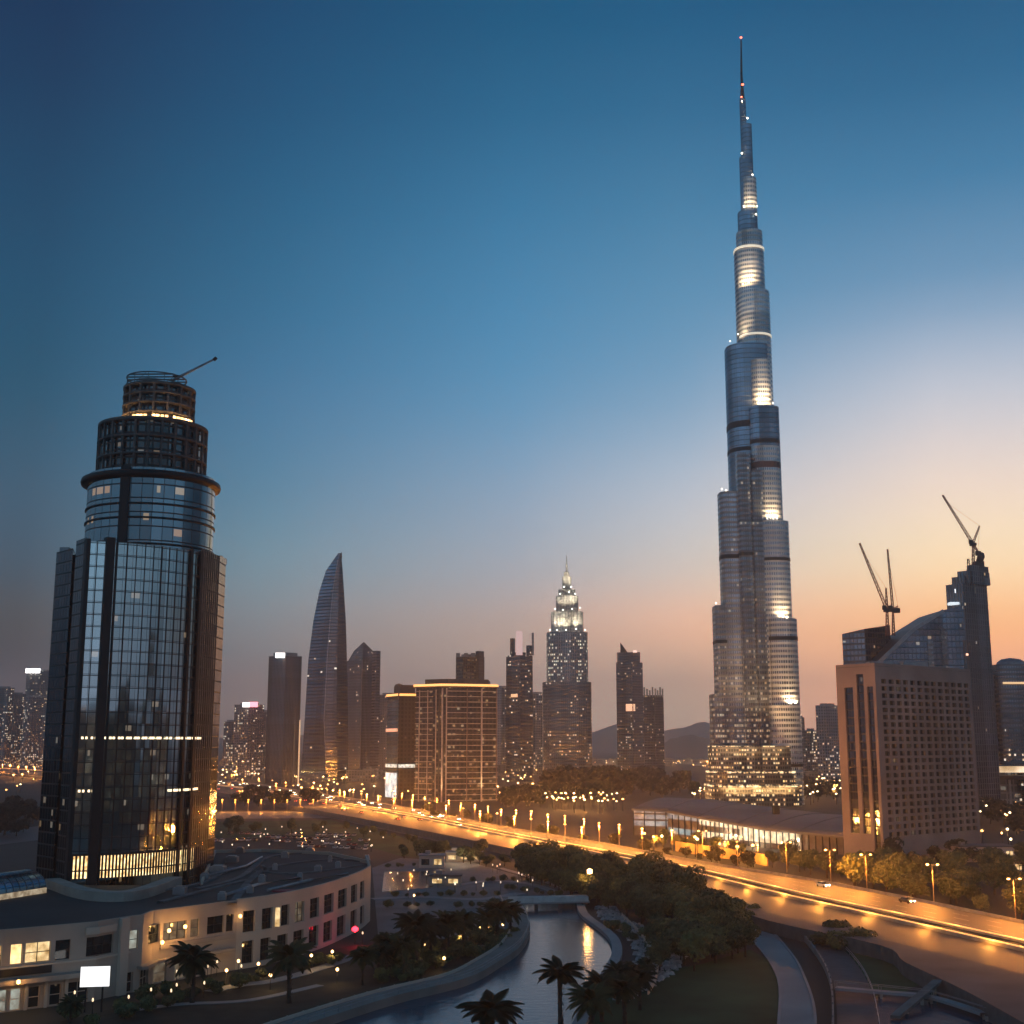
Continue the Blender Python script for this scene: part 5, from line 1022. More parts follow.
# ================================================================== towers across the way, seen mirrored in the round-topped tower
RM = facade('mirror tower', 2.6, 3.4, .2, .3, (.03, .035, .04), (.04, .04, .042), lit=.10, st=5, metal=.3, low=.2, zlo=0, zhi=60, seed=300)
for i, (a, d, w, h) in enumerate(((96, 620, 60, 74), (103, 560, 46, 60), (108, 640, 36, 118), (113, 520, 60, 66), (120, 600, 54, 82), (127, 520, 66, 62), (134, 560, 50, 74), (141, 500, 62, 60), (149, 520, 60, 78), (158, 480, 70, 64), (168, 460, 60, 56), (88, 700, 60, 60))):
    x, y = -90 + d * sin(radians(a)), 315 + d * cos(radians(a)); t = thing('mirrored_tower', (x, y, 0), 'dark tower seen only as a reflection in the glass of the round-topped tower', 'tower', 'towers reflected in the round-topped tower')
    b = [(x - w / 2, y - 15), (x + w / 2, y - 15), (x + w / 2, y + 15), (x - w / 2, y + 15)]; MB().prism(b, 0, h, 0, 1).build('shaft', [RM, ROOFG], t); q = inset(b, 12); MB().prism(q, h, h + 6).build('crown', STEEL, t)
    if i == 2: MB().prism(inset(b, 14), h + 6, h + 22, top=inset(b, 20)).build('pinnacle', STEEL, t)
# ================================================================== vegetation
def leafmat(name, c):
    m, t, b = newmat(name); tcn = N(t, 'ShaderNodeTexCoord'); nz = N(t, 'ShaderNodeTexNoise'); nz.inputs['Scale'].default_value = .9; nz.inputs['Detail'].default_value = 4
    t.links.new(tcn.outputs['Object'], nz.inputs[0]); oi = N(t, 'ShaderNodeObjectInfo'); f = M_(t, 'ADD', M_(t, 'MULTIPLY', nz.outputs[0], .8), M_(t, 'MULTIPLY', oi.outputs['Random'], .35))
    t.links.new(ramp(t, f, [(.3, tuple(x * .5 for x in c)), (.55, c), (.85, (c[0] * 2.2, c[1] * 1.9, c[2] * 1.4))]), b.inputs['Base Color']); b.inputs['Roughness'].default_value = .75; b.inputs['Specular IOR Level'].default_value = .25; return m
LEAF = leafmat('dark foliage', (.080, .098, .052)); LEAF2 = leafmat('far foliage', (.028, .032, .022)); PALML = leafmat('palm leaves', (.030, .036, .018)); BARK = plain('bark', (.06, .045, .035), .9, var=.4, scale=1.5)
def crown_mesh(R, hgt, n, leaf, lumps, seed):
    rnd = random.Random(seed); m = MB(); L = []
    for k in range(lumps):
        a = rnd.uniform(0, 2 * pi); d = R * rnd.uniform(.1, .62); L.append((V((cos(a) * d, sin(a) * d, hgt * rnd.uniform(.42, .84))), R * rnd.uniform(.34, .58), rnd.uniform(.6, .9)))
    for i in range(n):
        c, r, fl = rnd.choice(L); v = V((rnd.gauss(0, 1), rnd.gauss(0, 1), rnd.gauss(.25, 1))).normalized(); p = c + V((v.x * r, v.y * r, v.z * r * fl)) * rnd.uniform(.72, 1.08) 
        nrm = (v + V((rnd.gauss(0, .5), rnd.gauss(0, .5), rnd.gauss(0, .5)))).normalized(); s = nrm.cross(V((rnd.gauss(0, 1), rnd.gauss(0, 1), rnd.gauss(0, 1)))).normalized(); u = nrm.cross(s); e = leaf * rnd.uniform(.6, 1.3)
        m.face([p + s * e, p + u * e * .55 + s * e * .2, p - s * e, p - u * e * .6])
    return m
def tree_proto(R, hgt, n, leaf, lumps, seed, mat=LEAF, name='broadleaf_tree'):
    t = thing(name, (0, 0, 0), 'tree', 'tree'); crown_mesh(R, hgt, n, leaf, lumps, seed).build('crown', mat, t)
    m = MB(); rnd = random.Random(seed + 1); m.tube([(0, 0, 0), (rnd.uniform(-.2, .2), 0, hgt * .25), (rnd.uniform(-.4, .4), .2, hgt * .5)], [hgt * .035, hgt * .028, hgt * .018], 6)
    for k in range(4): a = rnd.uniform(0, 6.28); m.tube([(0, 0, hgt * (.25 + .05 * k)), (cos(a) * R * .3, sin(a) * R * .3, hgt * .5), (cos(a) * R * .55, sin(a) * R * .55, hgt * .68)], [hgt * .018, hgt * .012, hgt * .005], 5)
    m.build('trunk', BARK, t); kids(t); return t
def spots_poly(poly_px, step, z=0, jit=.45):
    P_ = [G(*q) for q in poly_px]; xs = [p.x for p in P_]; ys = [p.y for p in P_]; out = []
    def ins(x, y):
        c = False; n = len(P_)
        for i in range(n):
            a, b = P_[i], P_[i - 1]
            if (a.y > y) != (b.y > y) and x < (b.x - a.x) * (y - a.y) / (b.y - a.y) + a.x: c = not c
        return c
    y = min(ys); r = 0
    while y < max(ys):
        x = min(xs) + (r % 2) * step / 2
        while x < max(xs):
            u, v = x + random.uniform(-jit, jit) * step, y + random.uniform(-jit, jit) * step
            if ins(u, v): out.append((u, v))
            x += step
        y += step * .87; r += 1
    return out
near = [tree_proto(4.2, 8.5, 2400, .42, 13, s) for s in (11, 12, 13, 14)]; bush = [tree_proto(2.6, 3.4, 1000, .34, 8, s, LEAF, 'shrub') for s in (21, 22)]; mid = [tree_proto(5.5, 9.5, 800, .85, 11, s, LEAF2) for s in (31, 32, 33)]
used_ = {}
def put(protos, x, y, z, s, label, group, name=None):
    p = random.choice(protos)
    if used_.get(p.name): o = copy_tree(p)
    else: o = p; used_[p.name] = 1
    if name and o.name.split('.')[0] != name: o.name = name
    o.location = (x, y, z); o.rotation_euler = (0, 0, random.uniform(0, 6.28)); o.scale = (s * random.uniform(.9, 1.12), s * random.uniform(.9, 1.12), s * random.uniform(.85, 1.15)); tag(o, label, 'shrub' if p in bush else 'tree', group); return o
FAR = []
def far_grove(poly, step, s, z=0):
    for x, y in spots_poly(poly, step): FAR.append((x, y, s * random.uniform(.7, 1.3)))
def grove(poly, step, protos, s, label, group, z=0, lim=200):
    for x, y in spots_poly(poly, step)[:lim]: put(protos, x, y, z, s * random.choice((.6, .75, .9, 1.0, 1.1, 1.35)) * random.uniform(.9, 1.1), label, group)
grove([(505, 874), (560, 872), (600, 880), (660, 890), (705, 905), (722, 925), (745, 945), (760, 966), (700, 975), (655, 980), (662, 955), (645, 930), (615, 915), (590, 906)], 6.1, near, .88, 'dark bushy tree in the dense grove between the lagoon and the highway', 'trees in the grove beside the lagoon', lim=280)
grove([(600, 925), (648, 938), (660, 960), (640, 950)], 5, bush, .8, 'low shrub at the grove edge above the stony bank', 'shrubs above the stony bank')
grove([(722, 921), (748, 914), (760, 924), (742, 934)], 3.6, bush, .8, 'dark shrub at the head of the service road', 'shrubs at the head of the service road')
grove([(800, 937), (840, 938), (878, 952), (872, 960), (820, 948)], 4.2, bush, .95, 'dark shrub under the highway shoulder above the verge lawn', 'shrubs under the highway shoulder')
grove([(850, 880), (960, 882), (1060, 905), (1060, 935), (960, 912), (840, 893)], 11, near, 1.05, 'dark tree along the far verge in front of the brown office block', 'trees in front of the brown block', lim=80)
grove([(985, 868), (1040, 864), (1040, 896), (990, 884)], 14, near, .9, 'dark tree behind the low white building near the right edge', 'trees by the low white building')
grove([(770, 866), (840, 872), (845, 884), (780, 872)], 8, near, .85, 'dark tree between the long hall and the brown block', 'trees between hall and brown block')
grove([(845, 868), (975, 856), (985, 864), (850, 874)], 12, mid, .7, 'rounded tree at the foot of the brown office block', 'trees at the foot of the brown block')
far_grove([(548, 803), (630, 802), (628, 793), (552, 791)], 26, 2.1)
far_grove([(500, 808), (545, 808), (540, 800), (505, 800)], 16, 1.15)
far_grove([(600, 800), (705, 800), (700, 785), (610, 782)], 40, 1.7)
far_grove([(215, 806), (330, 808), (325, 800), (215, 798)], 30, 1.0)
far_grove([(-40, 845), (34, 838), (34, 812), (-40, 815)], 20, 1.0)
grove([(400, 815), (640, 855), (640, 850), (500, 824), (400, 808)], 24, mid, .65, 'small dark tree on the far highway verge behind the lamps', 'verge trees behind the lamps', lim=40)
grove([(640, 856), (765, 873), (765, 868), (640, 850)], 9, mid, .5, 'small lamp-lit tree between highway and long hall', 'trees between highway and long hall', lim=16)
grove([(372, 846), (480, 858), (520, 870), (470, 866), (380, 856)], 8, near, .6, 'small dark tree behind the plaza pavilion', 'trees behind the plaza', lim=22)
far_grove([(800, 800), (838, 800), (838, 786), (800, 788)], 22, 1.0)
far_grove([(985, 832), (1060, 840), (1060, 812), (985, 812)], 20, 1.0)
grove([(80, 1030), (180, 1008), (370, 955), (372, 948), (200, 992), (60, 1018)], 4.6, bush, .62, 'clipped dark shrub in the bed in front of the podium', 'shrubs in front of the podium', lim=60)
base_ = [crown_mesh(5.5, 9.5, 420, 1.15, 10, s) for s in (41, 42, 43)]; m = MB()
for x, y, s in FAR:
    c = random.choice(base_); a = random.uniform(0, 6.28); ca, sa = cos(a) * s, sin(a) * s
    for q in c.f: m.face([(x + c.v[i][0] * ca - c.v[i][1] * sa, y + c.v[i][0] * sa + c.v[i][1] * ca, c.v[i][2] * s) for i in q])
    m.tube([(x, y, 0), (x, y, 5 * s)], [.35 * s, .2 * s], 5)
tag(m.build('distant_trees', LEAF2), 'dark masses of distant trees between the streets and towers', 'trees', kind='stuff')
for row in ([(390, 897), (500, 896)], [(470, 882), (530, 881)], [(505, 889), (560, 897)], [(385, 908), (440, 906)], [(455, 908), (510, 905)], [(384, 868), (416, 866)]):
    a, b = G(*row[0]), G(*row[1]); n = int((b - a).length / 3.2)
    for k in range(n): p = a.lerp(b, (k + random.uniform(.2, .8)) / n); put(bush, p.x, p.y, 0, random.uniform(.3, .55), 'small clipped shrub in a planting row on the plaza', 'shrubs on the plaza')
grove([(218, 824), (330, 822), (440, 848), (330, 834), (218, 836)], 17, near, .6, 'small dark tree scattered on the park lawn beyond the car park', 'trees on the park lawn', lim=16)
grove([(650, 845), (700, 849), (760, 856), (762, 860), (700, 853), (650, 848)], 9, near, .62, 'tree standing close in front of the lit glass of the long hall', 'trees before the lit hall front', lim=16)
# palms
def palm_proto(h, R, seed, nf=34, name='palm_tree'):
    rnd = random.Random(seed); t = thing(name, (0, 0, 0), 'palm', 'palm'); pts = []; lean = rnd.uniform(-.5, .5)
    for k in range(7): f = k / 6; pts.append((lean * f * f, .15 * sin(f * 3), h * f))
    m = MB(); m.tube(pts, [.42, .34, .30, .29, .30, .36, .5], 9)
    for k in range(40):
        z = h * (.1 + .9 * k / 40); a = k * 2.4; m.bar((lean * (z / h) ** 2 + cos(a) * .3, sin(a) * .3, z), (lean * (z / h) ** 2 + cos(a) * .46, sin(a) * .46, z + .28), .16, .06)
    m.build('trunk', BARK, t); m = MB(); top = V(pts[-1])
    for i in range(nf):
        a = i * 2.39996 + rnd.uniform(-.2, .2); e = rnd.uniform(.15, 1.25) if i > 8 else rnd.uniform(-.3, .2); Lf = R * rnd.uniform(.85, 1.1); dh = V((cos(a), sin(a), 0)); prev = top; seg = 9; side = V((-sin(a), cos(a), 0))
        rr = [top]
        for k in range(1, seg + 1):
            an = e - (k / seg) ** 1.5 * 1.15; rr.append(rr[-1] + (dh * cos(an) + V((0, 0, sin(an)))) * Lf / seg)
        for k in range(seg): m.bar(rr[k], rr[k + 1], .09 * (1 - k / seg) + .03, .06)
        for k in range(1, seg * 3):
            f = k / (seg * 3); j = int(f * seg); g_ = f * seg - j; c = rr[j].lerp(rr[j + 1], g_); d = (rr[j + 1] - rr[j]).normalized(); ln = R * .24 * sin(pi * min(1, f * .85 + .18)) + .15; up = side.cross(d).normalized()
            for s in (-1, 1):
                tip = c + (side * s * .8 + d * .55 + up * .12 - V((0, 0, .35))) * ln; wv = d * .19; m.face([c - wv, c + wv, tip])
    m.build('fronds', PALML, t); kids(t); return t
pt_ = [palm_proto(6.4, 4.3, 5, 44), palm_proto(5.6, 4.0, 6, 44)]; pf = palm_proto(8.5, 3.7, 9, 30); pused = set()
def palm(proto, px, py, s, label, group=None, z=.05, sz=1.0, top=None):
    o = proto if proto.name not in pused else copy_tree(proto); pused.add(proto.name); g_ = G(px, py, z); o.location = g_; o.rotation_euler = (0, 0, random.uniform(0, 6.28)); o.scale = (s, s, s * sz); tag(o, label, 'palm tree', group); return o
palm(pf, 561, 1028, 1.22, 'single tall palm standing clear against the lagoon water', sz=.82)
palm(pf, 491, 1070, 1.45, 'palm crown rising from the bottom edge left of the tall palm', sz=.66)
grove([(372, 985), (385, 962), (440, 945), (500, 932), (515, 936), (495, 955), (440, 972), (395, 988)], 4.6, bush, .75, 'dark shrub under the palms in the promenade garden', 'shrubs under the promenade palms', lim=70)
for i, (px, py, s) in enumerate(((416, 968, 1.25), (447, 957, 1.2), (463, 952, 1.0), (497, 940, 1.15), (430, 965, 1.1), (486, 942, .95), (510, 938, .95), (386, 972, .95), (404, 976, .9), (378, 978, .8))):
    palm(pt_[i % 2], px, py, s, 'dark bushy palm in the lamp-lit garden beside the promenade', 'palms in the promenade garden')
for px, py, s, l in ((192, 1003, 1.15, 'palm in front of the podium, between the billboard and the curved block'), (289, 1003, 1.2, 'slim palm beside the promenade in front of the curved block'), (362, 985, .8, 'small palm beside the promenade below the red lamp'), (70, 1030, .6, 'small palm at the foot of the billboard')):
    palm(pt_[0], px, py, s, l)
for i, (px, py, s) in enumerate(((618, 1004, .8), (634, 996, .75), (602, 1022, .9), (625, 1024, .95), (592, 1045, 1.0), (646, 984, .6), (640, 1010, .8))):
    palm(pt_[i % 2], px, py, s, 'low spreading palm on the right bank at the bottom of the lagoon', 'palms on the right bank')
# ================================================================== lamps
HOT = (1, .33, .045); G_HEAD = glow('street lamp glow', (1, .46, .11), 4.5)
def lamp_mesh(h, arms=2, head=.42):
    t = thing('street_lamp', (0, 0, 0), 'lamp', 'street lamp'); MB().tube([(0, 0, 0), (0, 0, h)], [.16, .09], 6).build('pole', plain('lamp pole', (.35, .26, .16), .5), t); a = MB(); hd = MB()
    for s in ((-1, 1) if arms == 2 else (0,)): 
        q = V((s * 1.5 * .92, -abs(s) * .5, h + .25)); a.bar((0, 0, h - .2), q, .09, .09); hd.lathe(q.x, q.y, [(0, h - .1), (head, h + .02), (head * .9, h + .25), (0, h + .4)], 8)
    a.build('arm', DARK, t); hd.build('lamp_head', G_HEAD, t); kids(t); return t
lp2 = lamp_mesh(9.5, 2, .42); lp1 = lamp_mesh(8, 1, .55); lused = set()
def street(proto, p, label, group, e=0, rot=0, light=None, sc=1):
    o = proto if proto.name not in lused else copy_tree(proto); lused.add(proto.name); o.location = p; o.scale = (sc, sc, sc); o.rotation_euler = (0, 0, rot); tag(o, label, 'street lamp', group); WL[o] = V(p)
    if e:
        l = lamp('POINT', 'lamp_light', (p[0] - (2.2 if proto is lp2 else 0), p[1] - (2.4 if proto is lp2 else .6), p[2] + (9.0 if proto is lp2 else 7.6) * sc - .5), e, HOT, None, .35)
    return o
near_l = [(1102, 941), (1013, 921), (931, 902), (864, 889), (828, 883), (784, 873), (735, 866), (700, 858)]
for i, (px, py) in enumerate(near_l):
    p = G(px, py, HW); street(lp2, (p.x + 1.2, p.y + 1.2, HW), 'twin-headed orange street lamp on the far highway edge, %s from the right' % ORD[max(0, i - 1)] if i else 'twin-headed street lamp beyond the right edge', 'street lamps on the near stretch', 24000)
fl = [(670, 852), (640, 850), (617, 845), (597, 843), (582, 838), (563, 834), (546, 832), (529, 828), (514, 827), (499, 826), (486, 822), (473, 820), (459, 818), (447, 815), (435, 812), (423, 810), (411, 808), (400, 806)]
for i, (px, py) in enumerate(fl):
    p = G(px, py, HW); street(lp1, (p.x + 1, p.y + 1, HW), 'orange street lamp in the far-side row, %s from its right end' % ORD[i], 'street lamps in the middle row', 19000)
# lamps along the median and near edge further off
for i in range(22):
    px = 225 + i * 17; py = 785.5 + (814 - 785.5) * ((px - 215) / 185) if px < 400 else 814 + (834 - 814) * (px - 400) / 100
    p = G(px, py, HW + .25); street(lp1, tuple(p), 'orange street lamp on the highway median toward the far bend', 'street lamps on the median', 34000 if i % 2 else 0, sc=1.1)
for i in range(14):
    px = 218 + i * 13.5; p = G(px, 793 + i * 2.55 - 13.5 + 1, HW); street(lp1, (p.x, p.y, HW), 'orange street lamp on the far edge of the distant highway stretch', 'street lamps on the distant far edge', 18000 if i % 2 else 0, sc=1.1)
for i in range(9):
    p = G(222 + i * 13, 811.2); street(lp1, (p.x, p.y, 0), 'white-orange lamp in the side-street row, %s from the left' % ORD[i], 'side street lamps', 4200, sc=.9)
for i in range(7):
    p = G(-6 + i * 8, 771 + i * 1.0, HW); street(lp1, tuple(p), 'orange street lamp on the highway left of the round-topped tower', 'street lamps left of the tower', 40000, sc=1.3)
for i, (px, py) in enumerate(((725, 854), (688, 850), (655, 848), (758, 858))):
    p = G(px, py); street(lp1, (p.x, p.y, 0), 'orange lamp in the yard before the long hall, %s in the yard' % ORD[i], 'yard lamps before the long hall', 9000, sc=.6)
yw = [G(676, 851), G(700, 855), G(735, 860), G(768, 866)]
t = thing('yard_wall', tuple(yw[1]), 'long low wall glowing amber under its lamps in front of the long hall', 'wall'); m = MB()
for a, b in zip(yw, yw[1:]): m.bar(a + V((0, 0, 2)), b + V((0, 0, 2)), .5, 4)
m.build('wall', plain('ochre render', (.42, .26, .11), .8), t)
for k in (.1, .3, .5, .7, .9): p = yw[0].lerp(yw[3], k); lamp('POINT', 'wall_light', (p.x - 1.5, p.y - 4.5, 3.2), 2600, (1, .38, .05), t, .4)
p = G(590, 899, 1.5); t = thing('bridge_lamp', tuple(p), 'tall warm lamp at the right end of the white lagoon bridge, mirrored in the water', 'street lamp'); MB().tube([p, p + V((0, 0, 7))], [.12, .08], 6).build('pole', DARK, t); MB().lathe(p.x, p.y, [(0, p.z + 6.8), (.7, p.z + 7), (.7, p.z + 8), (0, p.z + 8.3)], 8).build('lamp_globe', glow('bridge lamp', (1, .5, .16), 14), t); lamp('POINT', 'bridge_light', (p.x - 1, p.y - 1.5, p.z + 7.5), 1500, (1, .45, .12), t, .8)
# glowing strips on the median barrier, added in place of traffic light trails
G_TRAIL = glow('trail glow', (1, .40, .08), 1.0)
t = thing('median_barrier', tuple(med[len(med) // 2]), 'long crash barrier along both sides of the highway median, with added glow for traffic light trails', 'crash barrier')
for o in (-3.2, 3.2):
    m = MB(); ribbon(m, med, o - .18, o + .18, HW, HW + .75); m.build('barrier_wall', plain('barrier concrete', (.3, .28, .25), .7), t); m = MB(); ribbon(m, med, o - .22, o + .22, HW + .76, HW + .98); m.build('light_strip', G_TRAIL, t)
acc = 0.0
for a, b in zip(med, med[1:]):
    L = (b - a).length; d = (b - a).normalized(); n = V((d.y, -d.x, 0)); s = 0
    if a.y < 900 and a.y > 150:
        while s < L:
            if acc <= 0:
                p = a + d * s
                for o in (-4.6, 4.6): lamp('POINT', 'added_median_light', (p.x + n.x * o, p.y + n.y * o, HW + 2.2), 2600, (1, .36, .05), t, .4)  # bodiless lights added to brighten the lanes beside the median
                acc = 24
            s += 4; acc -= 4
for nm, E, lab in (('far_barrier', farE, 'low lit crash barrier along the far edge of the highway'), ):
    t = thing('verge_barrier', tuple(E[len(E) // 2]), lab, 'crash barrier'); m = MB(); ribbon(m, E, -.4, -.1, HW, HW + .8); m.build('rail', plain('barrier concrete', (.3, .28, .25), .7), t)
# garden and wall lamps
G_GARD = glow('garden lamp glow', (1, .55, .18), 5)
def garden(px, py, e, label, group=None, z=0, s=1.0, col=None):
    p = G(px, py, z); t = thing('garden_lamp', tuple(p), label, 'garden lamp', group); MB().tube([p, p + V((0, 0, 2.4))], [.07, .05], 6).build('pole', DARK, t); MB().lathe(p.x, p.y, [(0, p.z + 2.3), (.28 * s, p.z + 2.45), (.28 * s, p.z + 2.8), (0, p.z + 3)], 8).build('lamp_globe', col or G_GARD, t)
    if e: lamp('POINT', 'garden_light', (p.x, p.y - .7, p.z + 2.3), e, (1, .55, .2), t, .25)
    return t
for i, (px, py) in enumerate(((238, 975), (332, 965), (337, 984), (311, 969), (258, 978), (398, 962), (460, 948), (488, 939), (480, 940), (503, 936), (424, 957), (444, 972), (270, 990), (226, 985), (414, 905))):
    garden(px, py, 190, 'small warm garden lamp glowing among the planting by the promenade', 'garden lamps by the promenade')
for i in range(14):
    px = random.uniform(60, 370); py = 1022 - (px - 60) * .21 + random.uniform(-14, 8); garden(px, py, 0, 'tiny path light in the bed in front of the podium', 'path lights before the podium', s=.55, col=glow('path light', (1, .7, .4), 1.6))
for i in range(26):
    px = random.uniform(385, 545); py = random.uniform(872, 905); garden(px, py, 0, 'tiny white bollard light on the plaza', 'bollard lights on the plaza', s=.5, col=glow('bollard light', (1, .8, .55), 1.8))
p = G(355, 944); t = thing('red_signal', tuple(p), 'glowing red signal lamp on a post at the corner of the curved podium', 'traffic light'); MB().tube([p, p + V((0, 0, 3.2))], [.1, .08], 6).build('post', DARK, t); MB().box(p.x - .5, p.x + .5, p.y - .3, p.y + .3, p.z + 2.6, p.z + 4).build('housing', DARK, t); MB().lathe(p.x, p.y - .55, [(0, p.z + 2.6), (.7, p.z + 3.0), (.7, p.z + 3.6), (0, p.z + 4.0)], 10).build('lens', glow('red lens', (1, .02, .04), 6), t); lamp('POINT', 'red_light', (p.x + .8, p.y - 4.0, p.z + 1.6), 420, (1, .02, .04), t, .4)
# ================================================================== distant lights and low houses
CLP = glow('city lamp glow', (1, .46, .13), 7); CLW = glow('city lamp pale', (1, .75, .42), 6)
def city_lamp(mat):
    t = thing('city_lamp', (0, 0, 0), 'lamp', 'street lamp'); MB().tube([(0, 0, 0), (0, 0, 7.5)], [.2, .15], 5).build('pole', DARK, t); MB().lathe(0, 0, [(0, 7.3), (.6, 7.5), (.6, 8.0), (0, 8.3)], 6).build('lamp_head', mat, t); kids(t); return t
cps = [city_lamp(CLP), city_lamp(CLW)]; cu = set()
def city(px, py, lab, grp, e=0, s=1.0, pale=.3):
    pr = cps[1] if random.random() < pale else cps[0]; o = pr if pr.name not in cu else copy_tree(pr); cu.add(pr.name); p = G(px, py); d = min(1.5, .5 + p.y / 1500) * s; o.location = p; o.scale = (d, d, 1); tag(o, lab, 'street lamp', grp)
    if e: lamp('POINT', 'city_light', (p.x, p.y - 1.5, 7), e, (1, .42, .10), None, .6)
def scatter(n, x0, x1, y0, y1, lab, grp, e=0, slope=0, **k):
    for i in range(n): px = random.uniform(x0, x1); city(px, random.uniform(y0, y1) + slope * (px - x0), lab, grp, e if i % 3 == 0 else 0, random.uniform(.6, 1.2), **k)
scatter(60, 220, 330, 764, 783, 'small warm lamp in the cluster at the foot of the dark slab tower', 'lamps by the dark slab tower', 11000)
scatter(45, 290, 410, 776, 800, 'small warm lamp between the fin-shaped tower and the highway', 'lamps before the fin-shaped tower', 8000, .06)
scatter(35, 497, 545, 764, 806, 'small warm lamp in the streets right of the orange-crowned block', 'lamps right of the orange-crowned block', 6000)
scatter(45, 586, 712, 764, 771, 'small pale lamp on the distant road left of the tallest tower', 'lamps left of the tallest tower', 9000, pale=.5)
scatter(40, 545, 624, 803, 814, 'small warm lamp in the parking lot before the round tree clump', 'lamps before the round clump', 4000, pale=.5)
scatter(40, 800, 842, 770, 800, 'small pale lamp in the streets right of the tallest tower', 'lamps right of the tallest tower', 5000, pale=.6)
scatter(56, 690, 840, 792, 806, 'small warm lamp at the foot of the tallest tower', 'lamps at the foot of the tallest tower', 5000, pale=.5)
scatter(20, 980, 1024, 780, 860, 'small pale lamp in the dark grounds at the right edge', 'lamps at the right edge', 2500, pale=.6)
scatter(16, 0, 40, 760, 800, 'small warm lamp left of the round-topped tower', 'lamps left of the round-topped tower', 9000)
scatter(8, 640, 770, 850, 858, 'small orange lamp by the low hedge before the long hall', 'lamps by the hedge', 0, .12, pale=.2)
hm = [facade('house %d' % i, 3.2, 3.2, .22, .28, (.06, .06, .06), c, lit=.2, st=2.0, metal=.3, seed=80 + i, low=.15, zlo=0, zhi=20) for i, c in enumerate(((.20, .18, .16), (.12, .11, .11), (.26, .22, .18)))]
def house(px, py, w, d, h, lab, grp):
    p = G(px, py); t = thing('low_rise_house', tuple(p), lab, 'building', grp); i = random.randrange(3); b = [(p.x - w / 2, p.y), (p.x + w / 2, p.y), (p.x + w / 2, p.y + d), (p.x - w / 2, p.y + d)]
    MB().prism(b, 0, h, 0, 1).build('wall', [hm[i], ROOFG], t); MB().box(p.x - w * .2, p.x + w * .1, p.y + d * .3, p.y + d * .7, h, h + 2.6).build('roof_room', hm[i], t); m = MB()
    for a, c in zip(b, b[1:] + b[:1]): m.bar((a[0], a[1], h + .35), (c[0], c[1], h + .35), .4, .8)
    m.build('parapet', CONC, t)
def houses(n, x0, x1, y0, y1, lab, grp, hh=(6, 14)):
    for i in range(n): px = x0 + (x1 - x0) * (i + random.uniform(.15, .85)) / n; house(px, random.uniform(y0, y1), random.uniform(16, 34), random.uniform(14, 24), random.uniform(*hh), lab, grp)
houses(12, 222, 300, 764, 768, 'low flat-roofed house with lit windows near the dark slab tower', 'houses near the dark slab tower')
houses(8, 345, 395, 770, 782, 'low flat-roofed house with lit windows below the pointed tower', 'houses below the pointed tower')
houses(8, 500, 545, 768, 778, 'low flat-roofed house with lit windows below the notched tower', 'houses below the notched tower', (8, 18))
houses(12, 590, 705, 762, 766, 'low flat-roofed house on the hazy road left of the tallest tower', 'houses left of the tallest tower')
houses(7, 800, 840, 772, 784, 'low flat-roofed house with lit windows right of the tallest tower', 'houses right of the tallest tower', (6, 12))
houses(5, 0, 38, 759, 762, 'low flat-roofed house left of the round-topped tower', 'houses left of the round-topped tower')
# ================================================================== cars
def car_proto(name, col, lights):
    t = thing(name, (0, 0, 0), 'car', 'car'); b = MB(); sec = [(-2.2, .45, .75), (-2.1, .3, .95), (-.9, .28, 1.0), (1.2, .28, .98), (2.15, .32, .85), (2.25, .45, .65)]
    pr = [(-2.2, .35), (2.25, .35), (2.25, .68), (2.05, .85), (.95, .95), (-1.6, 1.0), (-2.2, .92)]
    for s in (-.88, .88):
        f = [(x, s, z) for x, z in pr]; b.face(f if s < 0 else f[::-1])
    for (x0, z0), (x1, z1) in zip(pr, pr[1:] + pr[:1]): b.face([(x0, -.88, z0), (x0, .88, z0), (x1, .88, z1), (x1, -.88, z1)][::-1])
    b.build('body', col, t); c = MB(); q0 = [(-1.75, -.8), (1.0, -.8), (1.0, .8), (-1.75, .8)]; q1 = [(-1.2, -.66), (.35, -.66), (.35, .66), (-1.2, .66)]; c.prism(q0, .95, 1.45, 0, 1, top=q1); c.build('cabin', [GLASSD, col], t)
    for x in (-1.4, 1.4):
        for y in (-.9, .72): w = MB(); w.tube([(x, y, .33), (x, y + .18, .33)], [.33, .33], 10); w.build('wheel', DARK, t)
    for y in (-.6, .6): MB().box(2.2, 2.29, y - .2, y + .2, .58, .78).build('headlight', glow('headlight', (1, .85, .6), 30) if lights else PALE, t); MB().box(-2.26, -2.19, y - .2, y + .2, .65, .85).build('tail_light', glow('tail light', (1, .06, .02), 9) if lights else plain('tail red', (.2, .01, .01), .4), t)
    kids(t); return t
cc = [plain('car white', (.6, .6, .6), .3), plain('car silver', (.3, .31, .32), .3, .5), plain('car black', (.02, .02, .022), .3), plain('car red', (.25, .02, .02), .3)]
park = [car_proto('parked_car', c, False) for c in cc]; driv = [car_proto('moving_car', c, True) for c in cc[:3]]; cuse = set()
def car(protos, x, y, z, rot, label, group):
    p = random.choice(protos); o = p if p.name not in cuse else copy_tree(p); cuse.add(p.name); o.location = (x, y, z); o.rotation_euler = (0, 0, rot); tag(o, label, 'car', group)
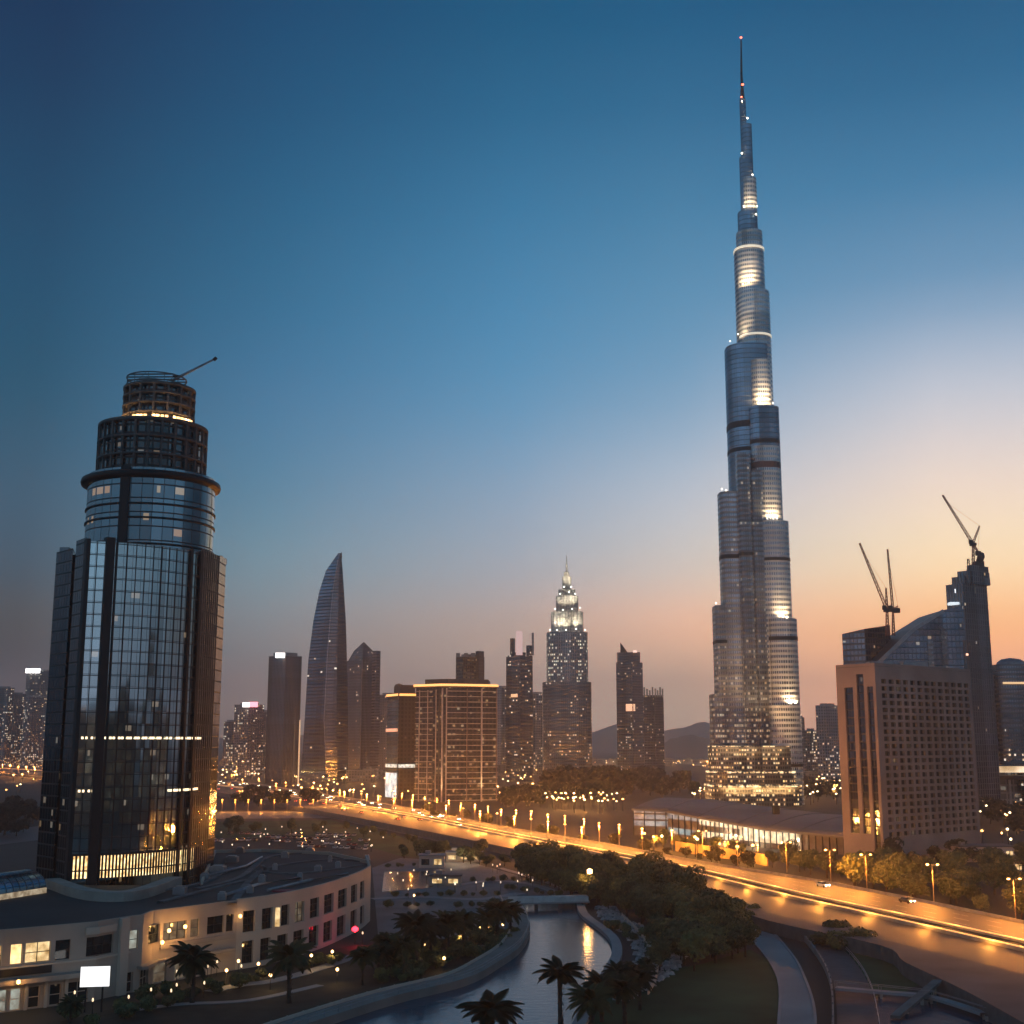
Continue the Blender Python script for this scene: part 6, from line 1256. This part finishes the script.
for r, (px0, px1, py0, py1) in enumerate(((268, 372, 838, 842), (272, 378, 842, 847), (300, 384, 847, 851), (215, 262, 842, 841), (230, 360, 834.5, 836.5))):
    a, b = G(px0, py0), G(px1, py1); n = int((b - a).length / 3.0)
    for k in range(n):
        if random.random() < .85: p = a.lerp(b, k / n); car(park, p.x, p.y, .05, pi / 2 + random.choice((0, pi)), 'parked car in the rows of the dark car park behind the curved podium', 'cars in the car park')
for i in range(34):
    px = random.uniform(218, 396); garden(px, random.uniform(832, 853), 0, 'tiny pale lamp among the parked cars behind the curved podium', 'lamps in the car park', s=.9, col=glow('bollard light', (1, .8, .55), 1.8))
for path, flip in ((lerp_path(farE, med, .5), 1), (lerp_path(farE, med, .28), 1), (lerp_path(farE, med, .75), 1), (lerp_path(med, nearE, .3), 0), (lerp_path(med, nearE, .6), 0)):
    for i in range(4, 26):
        a, b = path[i], path[i + 1]; L = (b - a).length; d = (b - a).normalized(); n = int(L / 38)
        for k in range(n):
            f = (k + random.uniform(.1, .9)) / n; p = a + d * L * f
            if p.y < 700: continue
            car(driv, p.x, p.y, HW + .03, atan2(d.y, d.x) + (0 if flip else pi), 'car with glowing lights on the distant stretch of the highway', 'cars on the distant highway')
for px, py, lab in ((823, 887, 'small car with lit headlights under a street lamp on the far lane'), (907, 903, 'pale car with lit lamps near the far barrier, right of the brown block'), (458, 826, 'dark car on the highway below the orange-crowned block')):
    p = G(px, py, HW + .03); car(driv, p.x, p.y, HW + .03, -1.15, lab, None)
# ================================================================== haze
if HAZE:
    hz = MB().prism([(-12500, -2500), (12500, -2500), (12500, 12500), (-12500, 12500)], -1.5, Z(30, BD) + 15, bot=True)
    hm_ = bpy.data.materials.new('haze air'); hm_.use_nodes = True; t = hm_.node_tree; t.nodes.clear(); vp = N(t, 'ShaderNodeVolumePrincipled'); vp.inputs['Color'].default_value = (.985, .955, .975, 1); vp.inputs['Density'].default_value = HAZE; vp.inputs['Anisotropy'].default_value = .55
    ou = N(t, 'ShaderNodeOutputMaterial'); t.links.new(vp.outputs[0], ou.inputs['Volume']); tag(hz.build('haze', hm_), 'thin pale evening haze over the whole city', 'haze', kind='stuff')
